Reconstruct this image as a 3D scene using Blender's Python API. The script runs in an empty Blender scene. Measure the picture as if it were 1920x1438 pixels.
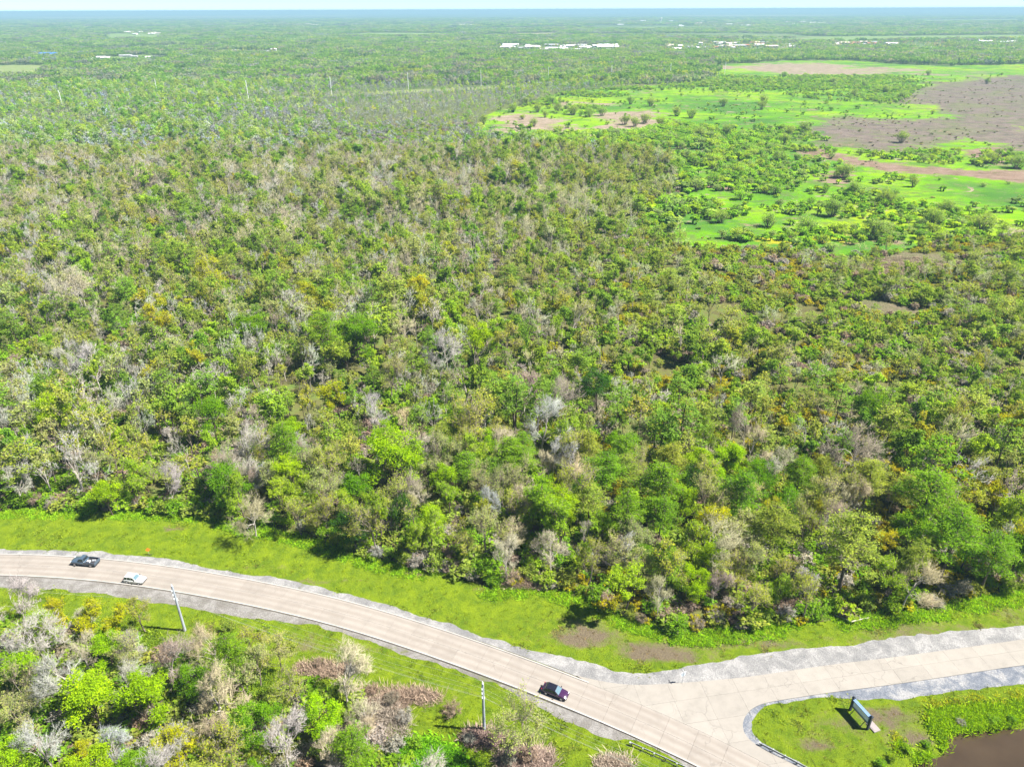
import bpy, math, random
import numpy as np
from mathutils import Matrix, Vector
from mathutils.geometry import delaunay_2d_cdt

R = math.radians
rng = np.random.default_rng(7)
random.seed(7)
scene = bpy.context.scene
col = scene.collection

# ---------------------------------------------------------------- camera, sky, sun, exposure
CAM_H = 108.0
PITCH = 27.60          # degrees below the horizon
ROLL = -0.22
FPX = 1340.0           # focal length in pixels of the 1920 wide photograph
cam_data = bpy.data.cameras.new('camera')
cam = bpy.data.objects.new('camera', cam_data)
col.objects.link(cam)
cam_data.sensor_width = 36.0
cam_data.lens = 36.0 * FPX / 1920.0
cam_data.clip_start = 0.5
cam_data.clip_end = 90000.0
CAM_M = Matrix.Translation((0, 0, CAM_H)) @ Matrix.Rotation(R(90 - PITCH), 4, 'X') @ Matrix.Rotation(R(ROLL), 4, 'Z')
cam.matrix_world = CAM_M
scene.camera = cam

SUN_EL, SUN_AZ = 54.0, 97.0      # azimuth clockwise from +Y: the sun stands to the right
world = bpy.data.worlds.new('World')
scene.world = world
world.use_nodes = True
wn = world.node_tree
wn.nodes.clear()
sky = wn.nodes.new('ShaderNodeTexSky')
sky.sky_type = 'NISHITA'
sky.sun_disc = False
sky.sun_elevation = R(SUN_EL)
sky.sun_rotation = R(SUN_AZ)
sky.altitude = 100
sky.air_density = 0.45
sky.dust_density = 0.0
sky.ozone_density = 6.0
bg = wn.nodes.new('ShaderNodeBackground')
bg.inputs['Strength'].default_value = 0.06
wo = wn.nodes.new('ShaderNodeOutputWorld')
wn.links.new(sky.outputs['Color'], bg.inputs['Color'])
wn.links.new(bg.outputs['Background'], wo.inputs['Surface'])

sd = bpy.data.lights.new('sun', 'SUN')
sd.energy = 5.0
sd.angle = R(0.53)
sd.color = (1.0, 0.95, 0.87)
sun = bpy.data.objects.new('sun', sd)
col.objects.link(sun)
az = R(SUN_AZ)
sdir = Vector((math.sin(az) * math.cos(R(SUN_EL)), math.cos(az) * math.cos(R(SUN_EL)), math.sin(R(SUN_EL))))
sun.rotation_euler = sdir.to_track_quat('Z', 'Y').to_euler()
sun.location = (0, 0, 200)

scene.view_settings.view_transform = 'Standard'
scene.view_settings.look = 'None'
scene.view_settings.gamma = 1.0
scene.view_settings.use_curve_mapping = False
scene.view_settings.exposure = 1.66
HAZE_COLOR = (0.29, 0.46, 0.60, 1)
HAZE_DENSITY = 1.4e-4
cy = scene.cycles
cy.max_bounces = 5
cy.diffuse_bounces = 3
cy.glossy_bounces = 2
cy.transmission_bounces = 3
cy.transparent_max_bounces = 4
cy.volume_bounces = 1
cy.use_denoising = True
cy.use_adaptive_sampling = True
cy.adaptive_threshold = 0.02

# ---------------------------------------------------------------- survey helpers (photo pixel -> place on the ground)
_R3 = np.array(CAM_M.to_3x3())


def P(px, py, z=0.0):
    d = _R3 @ np.array([(px - 960.0) / FPX, -(py - 719.0) / FPX, -1.0])
    if d[2] > -0.0031:
        d[2] = -0.0031
    t = (z - CAM_H) / d[2]
    return np.array([d[0] * t, d[1] * t])


def PL(pts, z=0.0):
    return np.array([P(x, y, z) for x, y in pts])


def to_px(x, y, z=0.0):
    v = np.stack([np.asarray(x, float), np.asarray(y, float), np.broadcast_to(np.asarray(z, float) - CAM_H, np.shape(x))], -1) @ _R3
    w = -v[..., 2]
    return 960.0 + FPX * v[..., 0] / w, 719.0 - FPX * v[..., 1] / w


def inside(x, y, poly):
    x = np.asarray(x, float); y = np.asarray(y, float)
    r = np.zeros(x.shape, bool)
    n = len(poly)
    for i in range(n):
        x0, y0 = poly[i]; x1, y1 = poly[(i + 1) % n]
        if y0 == y1:
            continue
        c = ((y0 > y) != (y1 > y)) & (x < (x1 - x0) * (y - y0) / (y1 - y0) + x0)
        r ^= c
    return r


_tab = np.random.default_rng(3).random((256, 256))


def vnoise(x, y, s, o=0):
    """smooth value noise, feature size s metres, range 0..1"""
    x = np.asarray(x, float) / s + 37.3 * o + 1000; y = np.asarray(y, float) / s + 91.7 * o + 1000
    xi = np.floor(x).astype(int); yi = np.floor(y).astype(int)
    fx = x - xi; fy = y - yi
    fx = fx * fx * (3 - 2 * fx); fy = fy * fy * (3 - 2 * fy)
    a = _tab[xi % 256, yi % 256]; b = _tab[(xi + 1) % 256, yi % 256]
    c = _tab[xi % 256, (yi + 1) % 256]; d = _tab[(xi + 1) % 256, (yi + 1) % 256]
    return (a * (1 - fx) + b * fx) * (1 - fy) + (c * (1 - fx) + d * fx) * fy


def fnoise(x, y, s, o=0):
    return 0.5 * vnoise(x, y, s, o) + 0.3 * vnoise(x, y, s / 2.3, o + 1) + 0.2 * vnoise(x, y, s / 5.1, o + 2)


def resample(pts, step):
    pts = np.asarray(pts, float)
    seg = np.linalg.norm(np.diff(pts, axis=0), axis=1)
    s = np.concatenate([[0], np.cumsum(seg)])
    n = max(2, int(round(s[-1] / step)) + 1)
    t = np.linspace(0, s[-1], n)
    return np.stack([np.interp(t, s, pts[:, k]) for k in range(pts.shape[1])], 1)


def smooth(pts, it=2):
    pts = np.asarray(pts, float)
    for _ in range(it):
        q = [pts[0]]
        for a, b in zip(pts[:-1], pts[1:]):
            q += [a * .75 + b * .25, a * .25 + b * .75]
        q.append(pts[-1])
        pts = np.array(q)
    return pts


def rough(line, step, amp, o=0):
    """resample an open line and make it uneven, as ground edges are"""
    l = resample(line, step)
    t = np.gradient(l, axis=0)
    t /= np.linalg.norm(t, axis=1)[:, None] + 1e-9
    n = np.stack([-t[:, 1], t[:, 0]], 1)
    d = (fnoise(l[:, 0], l[:, 1], step * 5, o) - .5) * 2 * amp
    return l + n * d[:, None]


# ---------------------------------------------------------------- objects, tags
def tag(o, label=None, cat=None, group=None, kind=None):
    if label: o['label'] = label
    if cat: o['category'] = cat
    if group: o['group'] = group
    if kind: o['kind'] = kind
    return o


def link(name, me, parent=None, loc=None, rz=0.0):
    o = bpy.data.objects.new(name, me)
    col.objects.link(o)
    if parent is not None: o.parent = parent
    if loc is not None: o.location = loc
    if rz: o.rotation_euler = (0, 0, rz)
    return o


def empty(name, loc=(0, 0, 0), rz=0.0):
    o = link(name, None, None, loc, rz)
    o.empty_display_size = 1.0
    return o


def copy_tree(o, parent=None):
    c = o.copy()
    col.objects.link(c)
    c.parent = parent
    for ch in list(o.children):
        copy_tree(ch, c)
    return c


def mesh_np(name, V, F, mats, mi=None, lv=None, smooth_=False):
    """V (n,3); F list of arrays (k, corners)"""
    me = bpy.data.meshes.new(name)
    V = np.asarray(V, np.float32)
    loops = np.concatenate([f.ravel() for f in F]) if len(F) else np.zeros(0, int)
    sizes = np.concatenate([np.full(len(f), f.shape[1]) for f in F]) if len(F) else np.zeros(0, int)
    me.vertices.add(len(V))
    me.vertices.foreach_set('co', V.ravel())
    me.loops.add(len(loops))
    me.loops.foreach_set('vertex_index', loops.astype(np.int32))
    me.polygons.add(len(sizes))
    st = np.concatenate([[0], np.cumsum(sizes)[:-1]]).astype(np.int32)
    me.polygons.foreach_set('loop_start', st)
    for m in (mats if isinstance(mats, (list, tuple)) else [mats]):
        me.materials.append(m)
    if mi is not None:
        me.polygons.foreach_set('material_index', np.asarray(mi, np.int32))
    if smooth_:
        me.polygons.foreach_set('use_smooth', np.ones(len(sizes), bool))
    me.update(calc_edges=True)
    if lv is not None:
        a = me.attributes.new('lv', 'FLOAT', 'FACE')
        a.data.foreach_set('value', np.asarray(lv, np.float32))
    return me


class MB:
    """collects simple solids into one mesh"""
    def __init__(s): s.v = []; s.f = []
    def add(s, v, f):
        b = len(s.v); s.v += [tuple(p) for p in v]; s.f += [tuple(b + i for i in q) for q in f]
        return s
    def box(s, c, d, rz=0.0):
        x, y, z = [k / 2 for k in d]; ca, sa = math.cos(rz), math.sin(rz)
        v = []
        for sx, sy, sz in ((-1,-1,-1),(1,-1,-1),(1,1,-1),(-1,1,-1),(-1,-1,1),(1,-1,1),(1,1,1),(-1,1,1)):
            a, b = sx * x, sy * y
            v.append((c[0] + a * ca - b * sa, c[1] + a * sa + b * ca, c[2] + sz * z))
        return s.add(v, [(3,2,1,0),(4,5,6,7),(0,1,5,4),(1,2,6,5),(2,3,7,6),(3,0,4,7)])
    def tube(s, p0, p1, r0, r1=None, n=8, cap=True):
        r1 = r0 if r1 is None else r1
        a = Vector(p0); b = Vector(p1); d = (b - a).normalized()
        u = d.orthogonal().normalized(); w = d.cross(u)
        v = []
        for c, r in ((a, r0), (b, r1)):
            for k in range(n):
                t = 2 * math.pi * k / n
                v.append(c + u * (r * math.cos(t)) + w * (r * math.sin(t)))
        f = [(k, (k + 1) % n, n + (k + 1) % n, n + k) for k in range(n)]
        if cap: f += [tuple(range(n - 1, -1, -1)), tuple(range(n, 2 * n))]
        return s.add(v, f)
    def loft(s, secs, cap=True):
        n = len(secs[0]); v = [p for q in secs for p in q]; f = []
        for i in range(len(secs) - 1):
            for k in range(n):
                f.append((i * n + k, i * n + (k + 1) % n, (i + 1) * n + (k + 1) % n, (i + 1) * n + k))
        if cap: f += [tuple(range(n - 1, -1, -1)), tuple((len(secs) - 1) * n + k for k in range(n))]
        return s.add(v, f)
    def plate(s, quad, th):
        q = [Vector(p) for p in quad]; n = (q[1] - q[0]).cross(q[2] - q[0]).normalized() * th
        m = len(q)
        return s.add([p for p in q] + [p + n for p in q], [tuple(range(m - 1, -1, -1)), tuple(range(m, 2 * m))] + [(k, (k + 1) % m, m + (k + 1) % m, m + k) for k in range(m)])
    def build(s, name, mat, parent=None, smooth_=False, loc=None, rz=0.0):
        me = bpy.data.meshes.new(name); me.from_pydata(s.v, [], s.f); me.materials.append(mat)
        if smooth_:
            me.polygons.foreach_set('use_smooth', [True] * len(me.polygons))
        me.update()
        return link(name, me, parent, loc, rz)


# ---------------------------------------------------------------- materials
def mat(name):
    m = bpy.data.materials.new(name); m.use_nodes = True
    nt = m.node_tree; nt.nodes.clear()
    out = nt.nodes.new('ShaderNodeOutputMaterial')
    return m, nt, out


def ramp(nt, fac, stops):
    r = nt.nodes.new('ShaderNodeValToRGB')
    cr = r.color_ramp
    while len(cr.elements) < len(stops): cr.elements.new(0.5)
    for e, (p, c) in zip(cr.elements, stops):
        e.position = p; e.color = (*c, 1) if len(c) == 3 else c
    nt.links.new(fac, r.inputs['Fac'])
    return r.outputs['Color']


def pos(nt):
    g = nt.nodes.new('ShaderNodeNewGeometry'); return g.outputs['Position']


def noise(nt, vec, scale, detail=4, rough_=0.6, dist=0.0):
    n = nt.nodes.new('ShaderNodeTexNoise')
    n.inputs['Scale'].default_value = scale; n.inputs['Detail'].default_value = detail
    n.inputs['Roughness'].default_value = rough_; n.inputs['Distortion'].default_value = dist
    if vec is not None: nt.links.new(vec, n.inputs['Vector'])
    return n.outputs['Fac']


def mix(nt, f, a, b, t='MIX'):
    n = nt.nodes.new('ShaderNodeMix'); n.data_type = 'RGBA'; n.blend_type = t
    for i, v in ((0, f), (6, a), (7, b)):
        if isinstance(v, (int, float)): n.inputs[i].default_value = v
        elif isinstance(v, tuple): n.inputs[i].default_value = (*v, 1)
        else: nt.links.new(v, n.inputs[i])
    return n.outputs[2]


def math_(nt, op, a, b=None, c=None, clamp=False):
    n = nt.nodes.new('ShaderNodeMath'); n.operation = op; n.use_clamp = clamp
    for i, v in enumerate((a, b, c)):
        if v is None: continue
        if isinstance(v, (int, float)): n.inputs[i].default_value = v
        else: nt.links.new(v, n.inputs[i])
    return n.outputs[0]


def attr(nt, name, typ='GEOMETRY'):
    a = nt.nodes.new('ShaderNodeAttribute'); a.attribute_name = name; a.attribute_type = typ
    return a


def principled(nt, out, color, rough_=0.8, bump=None, bd=0.1, metal=0.0, spec=0.3):
    b = nt.nodes.new('ShaderNodeBsdfPrincipled')
    if isinstance(color, tuple): b.inputs['Base Color'].default_value = (*color, 1)
    else: nt.links.new(color, b.inputs['Base Color'])
    if isinstance(rough_, (int, float)): b.inputs['Roughness'].default_value = rough_
    else: nt.links.new(rough_, b.inputs['Roughness'])
    b.inputs['Metallic'].default_value = metal
    b.inputs['Specular IOR Level'].default_value = spec
    if bump is not None:
        bn = nt.nodes.new('ShaderNodeBump'); bn.inputs['Strength'].default_value = 1.0; bn.inputs['Distance'].default_value = bd
        nt.links.new(bump, bn.inputs['Height']); nt.links.new(bn.outputs['Normal'], b.inputs['Normal'])
    nt.links.new(b.outputs[0], out.inputs['Surface'])
    return b


def simple(name, c, rough_=0.6, metal=0.0, spec=0.4, var=0.12, scale=3.0):
    m, nt, out = mat(name)
    tc = nt.nodes.new('ShaderNodeTexCoord')
    n = noise(nt, tc.outputs['Object'], scale, 4)
    d = tuple(k * (1 - var) for k in c); e = tuple(min(1, k * (1 + var)) for k in c)
    principled(nt, out, ramp(nt, n, [(0.3, d), (0.7, e)]), rough_, metal=metal, spec=spec)
    return m


def leaf_material(name, trans=0.5):
    m, nt, out = mat(name)
    t = attr(nt, 'tint', 'INSTANCER').outputs['Color']
    lv = attr(nt, 'lv').outputs['Fac']
    k = math_(nt, 'MULTIPLY_ADD', lv, 0.85, 0.55)
    cmb = nt.nodes.new('ShaderNodeCombineXYZ')
    # older sprays are bluer, new sprays yellower
    nt.links.new(math_(nt, 'MULTIPLY', k, math_(nt, 'MULTIPLY_ADD', lv, 0.30, 0.90)), cmb.inputs[0])
    nt.links.new(k, cmb.inputs[1]); nt.links.new(math_(nt, 'MULTIPLY', k, math_(nt, 'MULTIPLY_ADD', lv, -0.5, 1.25)), cmb.inputs[2])
    c = mix(nt, 1.0, t, cmb.outputs[0], 'MULTIPLY')
    d = nt.nodes.new('ShaderNodeBsdfDiffuse'); nt.links.new(c, d.inputs['Color'])
    s = nt.nodes.new('ShaderNodeMixShader'); s.inputs[0].default_value = trans
    tr = nt.nodes.new('ShaderNodeBsdfTranslucent')
    nt.links.new(mix(nt, 1.0, c, (1.25, 1.2, 0.6), 'MULTIPLY'), tr.inputs['Color'])
    nt.links.new(d.outputs[0], s.inputs[1]); nt.links.new(tr.outputs[0], s.inputs[2])
    nt.links.new(s.outputs[0], out.inputs['Surface'])
    return m


def twig_material(name):
    m, nt, out = mat(name)
    t = attr(nt, 'tint', 'INSTANCER').outputs['Color']
    lv = attr(nt, 'lv').outputs['Fac']
    k = math_(nt, 'MULTIPLY_ADD', lv, 0.7, 0.6)
    cmb = nt.nodes.new('ShaderNodeCombineXYZ')
    for i in range(3): nt.links.new(k, cmb.inputs[i])
    d = nt.nodes.new('ShaderNodeBsdfDiffuse')
    nt.links.new(mix(nt, 1.0, t, cmb.outputs[0], 'MULTIPLY'), d.inputs['Color'])
    nt.links.new(d.outputs[0], out.inputs['Surface'])
    return m


def bark_material(name, a, b):
    m, nt, out = mat(name)
    tc = nt.nodes.new('ShaderNodeTexCoord')
    mp = nt.nodes.new('ShaderNodeMapping'); mp.inputs['Scale'].default_value = (4, 4, 0.8)
    nt.links.new(tc.outputs['Object'], mp.inputs['Vector'])
    n = noise(nt, mp.outputs[0], 2.0, 5)
    principled(nt, out, ramp(nt, n, [(0.3, a), (0.7, b)]), 0.95, spec=0.1)
    return m


M_LEAF = leaf_material('leaf')
M_TWIG = twig_material('twig')
M_BARK_DARK = bark_material('dark_bark', (0.06, 0.045, 0.035), (0.15, 0.12, 0.095))
M_BARK_PALE = bark_material('pale_bark', (0.24, 0.21, 0.18), (0.50, 0.46, 0.41))
M_BARK_MID = bark_material('brown_bark', (0.12, 0.095, 0.075), (0.26, 0.22, 0.18))


def grass_material(name, g1, g2, dry, mud, sc=1.0):
    """attribute dry (0..1) is where the grass is thin and brown"""
    m, nt, out = mat(name)
    p = pos(nt)
    big = noise(nt, p, 0.05 * sc, 5, 0.6); mid = noise(nt, p, 0.35 * sc, 6, 0.65, 0.4); fine = noise(nt, p, 2.6 * sc, 5, 0.7)
    g = mix(nt, ramp(nt, mid, [(0.34, (0, 0, 0)), (0.66, (1, 1, 1))]), g1, g2)
    g = mix(nt, math_(nt, 'MULTIPLY', ramp(nt, fine, [(0.45, (0, 0, 0)), (0.75, (1, 1, 1))]), 0.5), g, tuple(k * 0.5 for k in g1))
    w = math_(nt, 'ADD', attr(nt, 'dry').outputs['Fac'], math_(nt, 'MULTIPLY_ADD', big, 0.9, -0.45))
    w = math_(nt, 'ADD', w, math_(nt, 'MULTIPLY_ADD', mid, 1.1, -0.55))
    w = math_(nt, 'ADD', w, math_(nt, 'MULTIPLY_ADD', fine, 0.5, -0.25))
    dd = mix(nt, ramp(nt, fine, [(0.4, (0, 0, 0)), (0.62, (1, 1, 1))]), mud, dry)
    c = mix(nt, ramp(nt, w, [(0.42, (0, 0, 0)), (0.78, (1, 1, 1))]), g, dd)
    h = noise(nt, p, 5.0, 5, 0.8)
    principled(nt, out, c, 0.95, bump=h, bd=0.35, spec=0.1)
    return m


def gravel_material(name, a, b, c):
    m, nt, out = mat(name)
    p = pos(nt)
    n1 = noise(nt, p, 0.28, 9, 0.75, 0.5); n2 = noise(nt, p, 4.0, 4, 0.75)
    col1 = ramp(nt, n1, [(0.38, a), (0.49, b), (0.58, c)])
    col2 = mix(nt, ramp(nt, n2, [(0.35, (0, 0, 0)), (0.65, (1, 1, 1))]), mix(nt, 1.0, col1, (0.62, 0.62, 0.64), 'MULTIPLY'), col1)
    # weeds come up where the attribute says so
    w = math_(nt, 'ADD', attr(nt, 'dry').outputs['Fac'], math_(nt, 'MULTIPLY_ADD', noise(nt, p, 0.5, 5, 0.7), 1.6, -0.95))
    col3 = mix(nt, ramp(nt, w, [(0.35, (0, 0, 0)), (0.6, (1, 1, 1))]), col2, (0.11, 0.12, 0.045))
    principled(nt, out, col3, 0.95, bump=n2, bd=0.12, spec=0.15)
    return m


# forest floor / open country
def ground_material():
    m, nt, out = mat('forest_floor')
    p = pos(nt)
    n1 = noise(nt, p, 0.15, 5, 0.65); n2 = noise(nt, p, 0.012, 5, 0.6)
    near = ramp(nt, n1, [(0.3, (0.06, 0.05, 0.032)), (0.5, (0.10, 0.10, 0.035)), (0.68, (0.09, 0.14, 0.03))])
    far = ramp(nt, n2, [(0.35, (0.07, 0.11, 0.035)), (0.5, (0.10, 0.15, 0.05)), (0.65, (0.17, 0.17, 0.09))])
    mp = nt.nodes.new('ShaderNodeMapping'); mp.inputs['Scale'].default_value = (0.00028, 0.0009, 1)
    nt.links.new(p, mp.inputs['Vector'])
    n3 = noise(nt, mp.outputs[0], 1.0, 6, 0.65)
    vfar = ramp(nt, n3, [(0.38, (0.05, 0.09, 0.04)), (0.5, (0.085, 0.13, 0.05)), (0.56, (0.07, 0.10, 0.045)), (0.66, (0.20, 0.17, 0.11))])
    ln = nt.nodes.new('ShaderNodeVectorMath'); ln.operation = 'LENGTH'; nt.links.new(p, ln.inputs[0])
    L = ln.outputs['Value']
    f1 = math_(nt, 'MULTIPLY_ADD', L, 1 / 800, -0.8, clamp=True)
    f2 = math_(nt, 'MULTIPLY_ADD', L, 1 / 3000, -1.3, clamp=True)
    principled(nt, out, mix(nt, f2, mix(nt, f1, near, far), vfar), 1.0, spec=0.0)
    return m


M_GROUND = ground_material()
M_GRASS = grass_material('verge_grass', (0.088, 0.150, 0.008), (0.185, 0.255, 0.008), (0.165, 0.135, 0.082), (0.125, 0.098, 0.068))
M_MARSH = grass_material('marsh_grass', (0.070, 0.185, 0.012), (0.135, 0.30, 0.006), (0.30, 0.235, 0.17), (0.18, 0.14, 0.115), 0.35)
M_GRAVEL = gravel_material('pale_gravel', (0.18, 0.18, 0.18), (0.23, 0.228, 0.224), (0.31, 0.305, 0.295))
M_GRAVEL_BLUE = gravel_material('grey_gravel', (0.115, 0.13, 0.16), (0.17, 0.185, 0.21), (0.29, 0.29, 0.29))


def concrete_material(name, base, tracks):
    m, nt, out = mat(name)
    p = pos(nt)
    oi = nt.nodes.new('ShaderNodeObjectInfo')
    n1 = noise(nt, p, 0.35, 6, 0.7); n2 = noise(nt, p, 6.0, 3, 0.7)
    c = ramp(nt, n1, [(0.3, tuple(k * 0.86 for k in base)), (0.5, base), (0.7, tuple(min(1, k * 1.07) for k in base))])
    k = math_(nt, 'MULTIPLY_ADD', oi.outputs['Random'], 0.10, 0.95)
    cm = nt.nodes.new('ShaderNodeCombineXYZ')
    for i in range(3): nt.links.new(k, cm.inputs[i])
    c = mix(nt, 1.0, c, cm.outputs[0], 'MULTIPLY')
    vr = nt.nodes.new('ShaderNodeTexVoronoi'); vr.feature = 'DISTANCE_TO_EDGE'; vr.inputs['Scale'].default_value = .16
    wv = nt.nodes.new('ShaderNodeVectorMath'); wv.operation = 'ADD'; nn_ = nt.nodes.new('ShaderNodeTexNoise'); nn_.inputs['Scale'].default_value = .5; nt.links.new(p, nn_.inputs['Vector'])
    sc_ = nt.nodes.new('ShaderNodeVectorMath'); sc_.operation = 'SCALE'; sc_.inputs['Scale'].default_value = 3.0; nt.links.new(nn_.outputs['Color'], sc_.inputs[0]); nt.links.new(p, wv.inputs[0]); nt.links.new(sc_.outputs[0], wv.inputs[1]); nt.links.new(wv.outputs[0], vr.inputs['Vector'])
    crack = math_(nt, 'MULTIPLY', ramp(nt, vr.outputs['Distance'], [(0.0, (1, 1, 1)), (0.014, (0, 0, 0))]), ramp(nt, noise(nt, p, .05, 3), [(.50, (0, 0, 0)), (.58, (1, 1, 1))]))
    c = mix(nt, math_(nt, 'MULTIPLY', crack, .5), c, tuple(k * .45 for k in base))
    spot = ramp(nt, noise(nt, p, .9, 5, .8), [(.62, (0, 0, 0)), (.72, (1, 1, 1))])
    c = mix(nt, math_(nt, 'MULTIPLY', spot, .35), c, tuple(k * .6 for k in base))
    if tracks:
        uv = nt.nodes.new('ShaderNodeUVMap'); uv.uv_map = 'UVMap'
        sp = nt.nodes.new('ShaderNodeSeparateXYZ'); nt.links.new(uv.outputs[0], sp.inputs[0])
        u = math_(nt, 'ADD', sp.outputs[0], math_(nt, 'MULTIPLY_ADD', noise(nt, p, 0.06, 2), 0.05, -0.025))
        # two wheel paths in each lane, rubber and soil stained
        w = math_(nt, 'COSINE', math_(nt, 'MULTIPLY', math_(nt, 'SUBTRACT', u, 0.125 + 0.0), 2 * math.pi * 4))
        w = math_(nt, 'MULTIPLY_ADD', w, 0.5, 0.5)
        mp = nt.nodes.new('ShaderNodeMapping'); mp.inputs['Scale'].default_value = (7, 0.10, 1)
        nt.links.new(uv.outputs[0], mp.inputs['Vector'])
        st = noise(nt, mp.outputs[0], 1.0, 3)
        w = math_(nt, 'MULTIPLY', w, math_(nt, 'MULTIPLY_ADD', st, 1.2, 0.1))
        c = mix(nt, math_(nt, 'MULTIPLY', w, 0.62), c, (0.175, 0.150, 0.127))
    principled(nt, out, c, 0.85, bump=n2, bd=0.01, spec=0.25)
    return m


M_ROAD = concrete_material('road_concrete', (0.245, 0.222, 0.196), True)
M_APRON = concrete_material('apron_concrete', (0.235, 0.218, 0.193), False)
M_KERB = concrete_material('kerb_concrete', (0.31, 0.295, 0.275), False)
M_JOINT = simple('road_joint', (0.175, 0.155, 0.13), 0.95, spec=0.1)
M_METAL = simple('galvanised_steel', (0.52, 0.54, 0.56), 0.45, metal=0.6)
M_POLE = simple('weathered_pole_wood', (0.30, 0.33, 0.37), 0.8, spec=0.2, scale=1.5)
M_DARKWOOD = simple('dark_stained_timber', (0.035, 0.04, 0.055), 0.7)
M_WHITE = simple('white_paint', (0.78, 0.78, 0.77), 0.5)
M_PORCELAIN = simple('white_insulator', (0.82, 0.84, 0.86), 0.3)
M_BLUEPANEL = simple('blue_panel', (0.12, 0.20, 0.33), 0.5)
M_ORANGE = simple('orange_sheeting', (0.85, 0.26, 0.02), 0.5)
M_BLACK = simple('black_rubber', (0.02, 0.02, 0.022), 0.8)
M_WIRE = simple('aluminium_wire', (0.34, 0.36, 0.28), 0.5, metal=0.3)

# ---------------------------------------------------------------- ground outlines, traced on the photograph
EDGE = [(-420, 975), (-200, 962), (-60, 958), (0, 957), (60, 955), (150, 957), (260, 957), (340, 963), (420, 980), (500, 995), (570, 1008), (640, 1030), (700, 1048),
        (780, 1060), (860, 1086), (920, 1100), (1000, 1099), (1080, 1120), (1150, 1152), (1230, 1180), (1300, 1187), (1400, 1178), (1500, 1166),
        (1580, 1162), (1640, 1156), (1700, 1142), (1780, 1134), (1850, 1118), (1920, 1104), (2040, 1080), (2300, 1040)]
GRAV_N = [(-420, 1036), (-200, 1030), (0, 1029), (175, 1034), (306, 1047), (420, 1069), (500, 1081), (600, 1101), (700, 1127), (760, 1144), (850, 1173), (950, 1207), (1020, 1224), (1080, 1237),
          (1150, 1258), (1200, 1264), (1270, 1253), (1300, 1246), (1400, 1229), (1500, 1219), (1600, 1208), (1700, 1193), (1800, 1182), (1920, 1171), (2100, 1150), (2300, 1130)]
ROAD_N = [(-420, 1045), (-200, 1040), (-60, 1037.5), (0, 1038), (138, 1043), (211, 1051), (350, 1067), (474, 1091), (583, 1112), (700, 1139), (855, 1187), (950, 1219), (1081, 1267), (1183, 1310), (1300, 1361), (1432, 1427), (1530, 1480), (1660, 1560)]
ROAD_S = [(-420, 1090), (-200, 1083), (-60, 1079), (0, 1079), (138, 1084), (233, 1093), (328, 1108), (474, 1133), (583, 1159), (700, 1194), (819, 1237), (928, 1277), (1012, 1310), (1110, 1349), (1183, 1379), (1300, 1431), (1400, 1482), (1520, 1560)]
GRAV_S = [(-420, 1122), (-200, 1110), (0, 1102), (100, 1107), (175, 1112), (250, 1124), (330, 1134), (400, 1148), (470, 1159), (560, 1168), (640, 1186), (700, 1206), (770, 1230), (860, 1260), (940, 1290), (1015, 1326), (1060, 1352),
          (1100, 1371), (1150, 1384), (1190, 1392), (1240, 1413), (1300, 1442), (1400, 1500), (1500, 1575)]
SIDE_N = [(1081, 1267), (1125, 1277), (1160, 1283), (1200, 1285), (1275, 1281), (1384, 1272), (1462, 1261), (1560, 1246), (1650, 1236), (1762, 1221), (1920, 1199), (2100, 1172), (2300, 1145)]
SIDE_S = [(2300, 1200), (2100, 1225), (1920, 1247), (1837, 1259), (1762, 1271), (1650, 1287), (1560, 1298), (1462, 1313), (1425, 1320), (1402, 1334), (1391, 1356), (1396, 1379), (1421, 1400), (1462, 1421), (1511, 1443), (1600, 1490)]
GRAV_SS = [(2300, 1225), (2100, 1256), (1920, 1283), (1850, 1291), (1762, 1300), (1690, 1311), (1600, 1310), (1550, 1307), (1480, 1317), (1440, 1324), (1417, 1336), (1406, 1353), (1410, 1374), (1428, 1395), (1465, 1413), (1520, 1438), (1620, 1488)]
GROVE = [(-420, 1200), (0, 1176), (100, 1180), (200, 1190), (280, 1205), (340, 1228), (400, 1244), (450, 1256), (520, 1282), (600, 1305), (680, 1335), (735, 1375), (765, 1438), (790, 1560)]
POND = [(1760, 1520), (1722, 1440), (1728, 1431), (1770, 1418), (1786, 1396), (1782, 1376), (1838, 1368), (1920, 1364), (2060, 1352), (2200, 1350), (2300, 1420), (2300, 1560)]

wEDGE = rough(PL(EDGE), 2.0, 1.4, 1)
wGN = rough(PL(GRAV_N), 0.7, 0.8, 2)
wRN = smooth(PL(ROAD_N)); wRS = smooth(PL(ROAD_S))
wGS = rough(PL(GRAV_S), 0.8, 1.0, 3)
wSN = smooth(PL(SIDE_N)); wSS = smooth(PL(SIDE_S))
wGSS = rough(PL(GRAV_SS), 0.7, 0.6, 4)
wGROVE = rough(PL(GROVE), 2.0, 1.2, 5)
wPOND = rough(np.vstack([PL(POND), PL(POND)[:1]]), 1.0, 0.35, 6)[:-1]


def outset(poly, d):
    c = np.asarray(poly)
    t = np.roll(c, -1, 0) - np.roll(c, 1, 0); t /= np.linalg.norm(t, axis=1)[:, None] + 1e-9
    n = np.stack([t[:, 1], -t[:, 0]], 1)
    a = 0.5 * np.sum(c[:, 0] * np.roll(c[:, 1], -1) - np.roll(c[:, 0], -1) * c[:, 1])
    return c + n * d * (1 if a > 0 else -1)


wBANK = outset(wPOND, 1.8)


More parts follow.
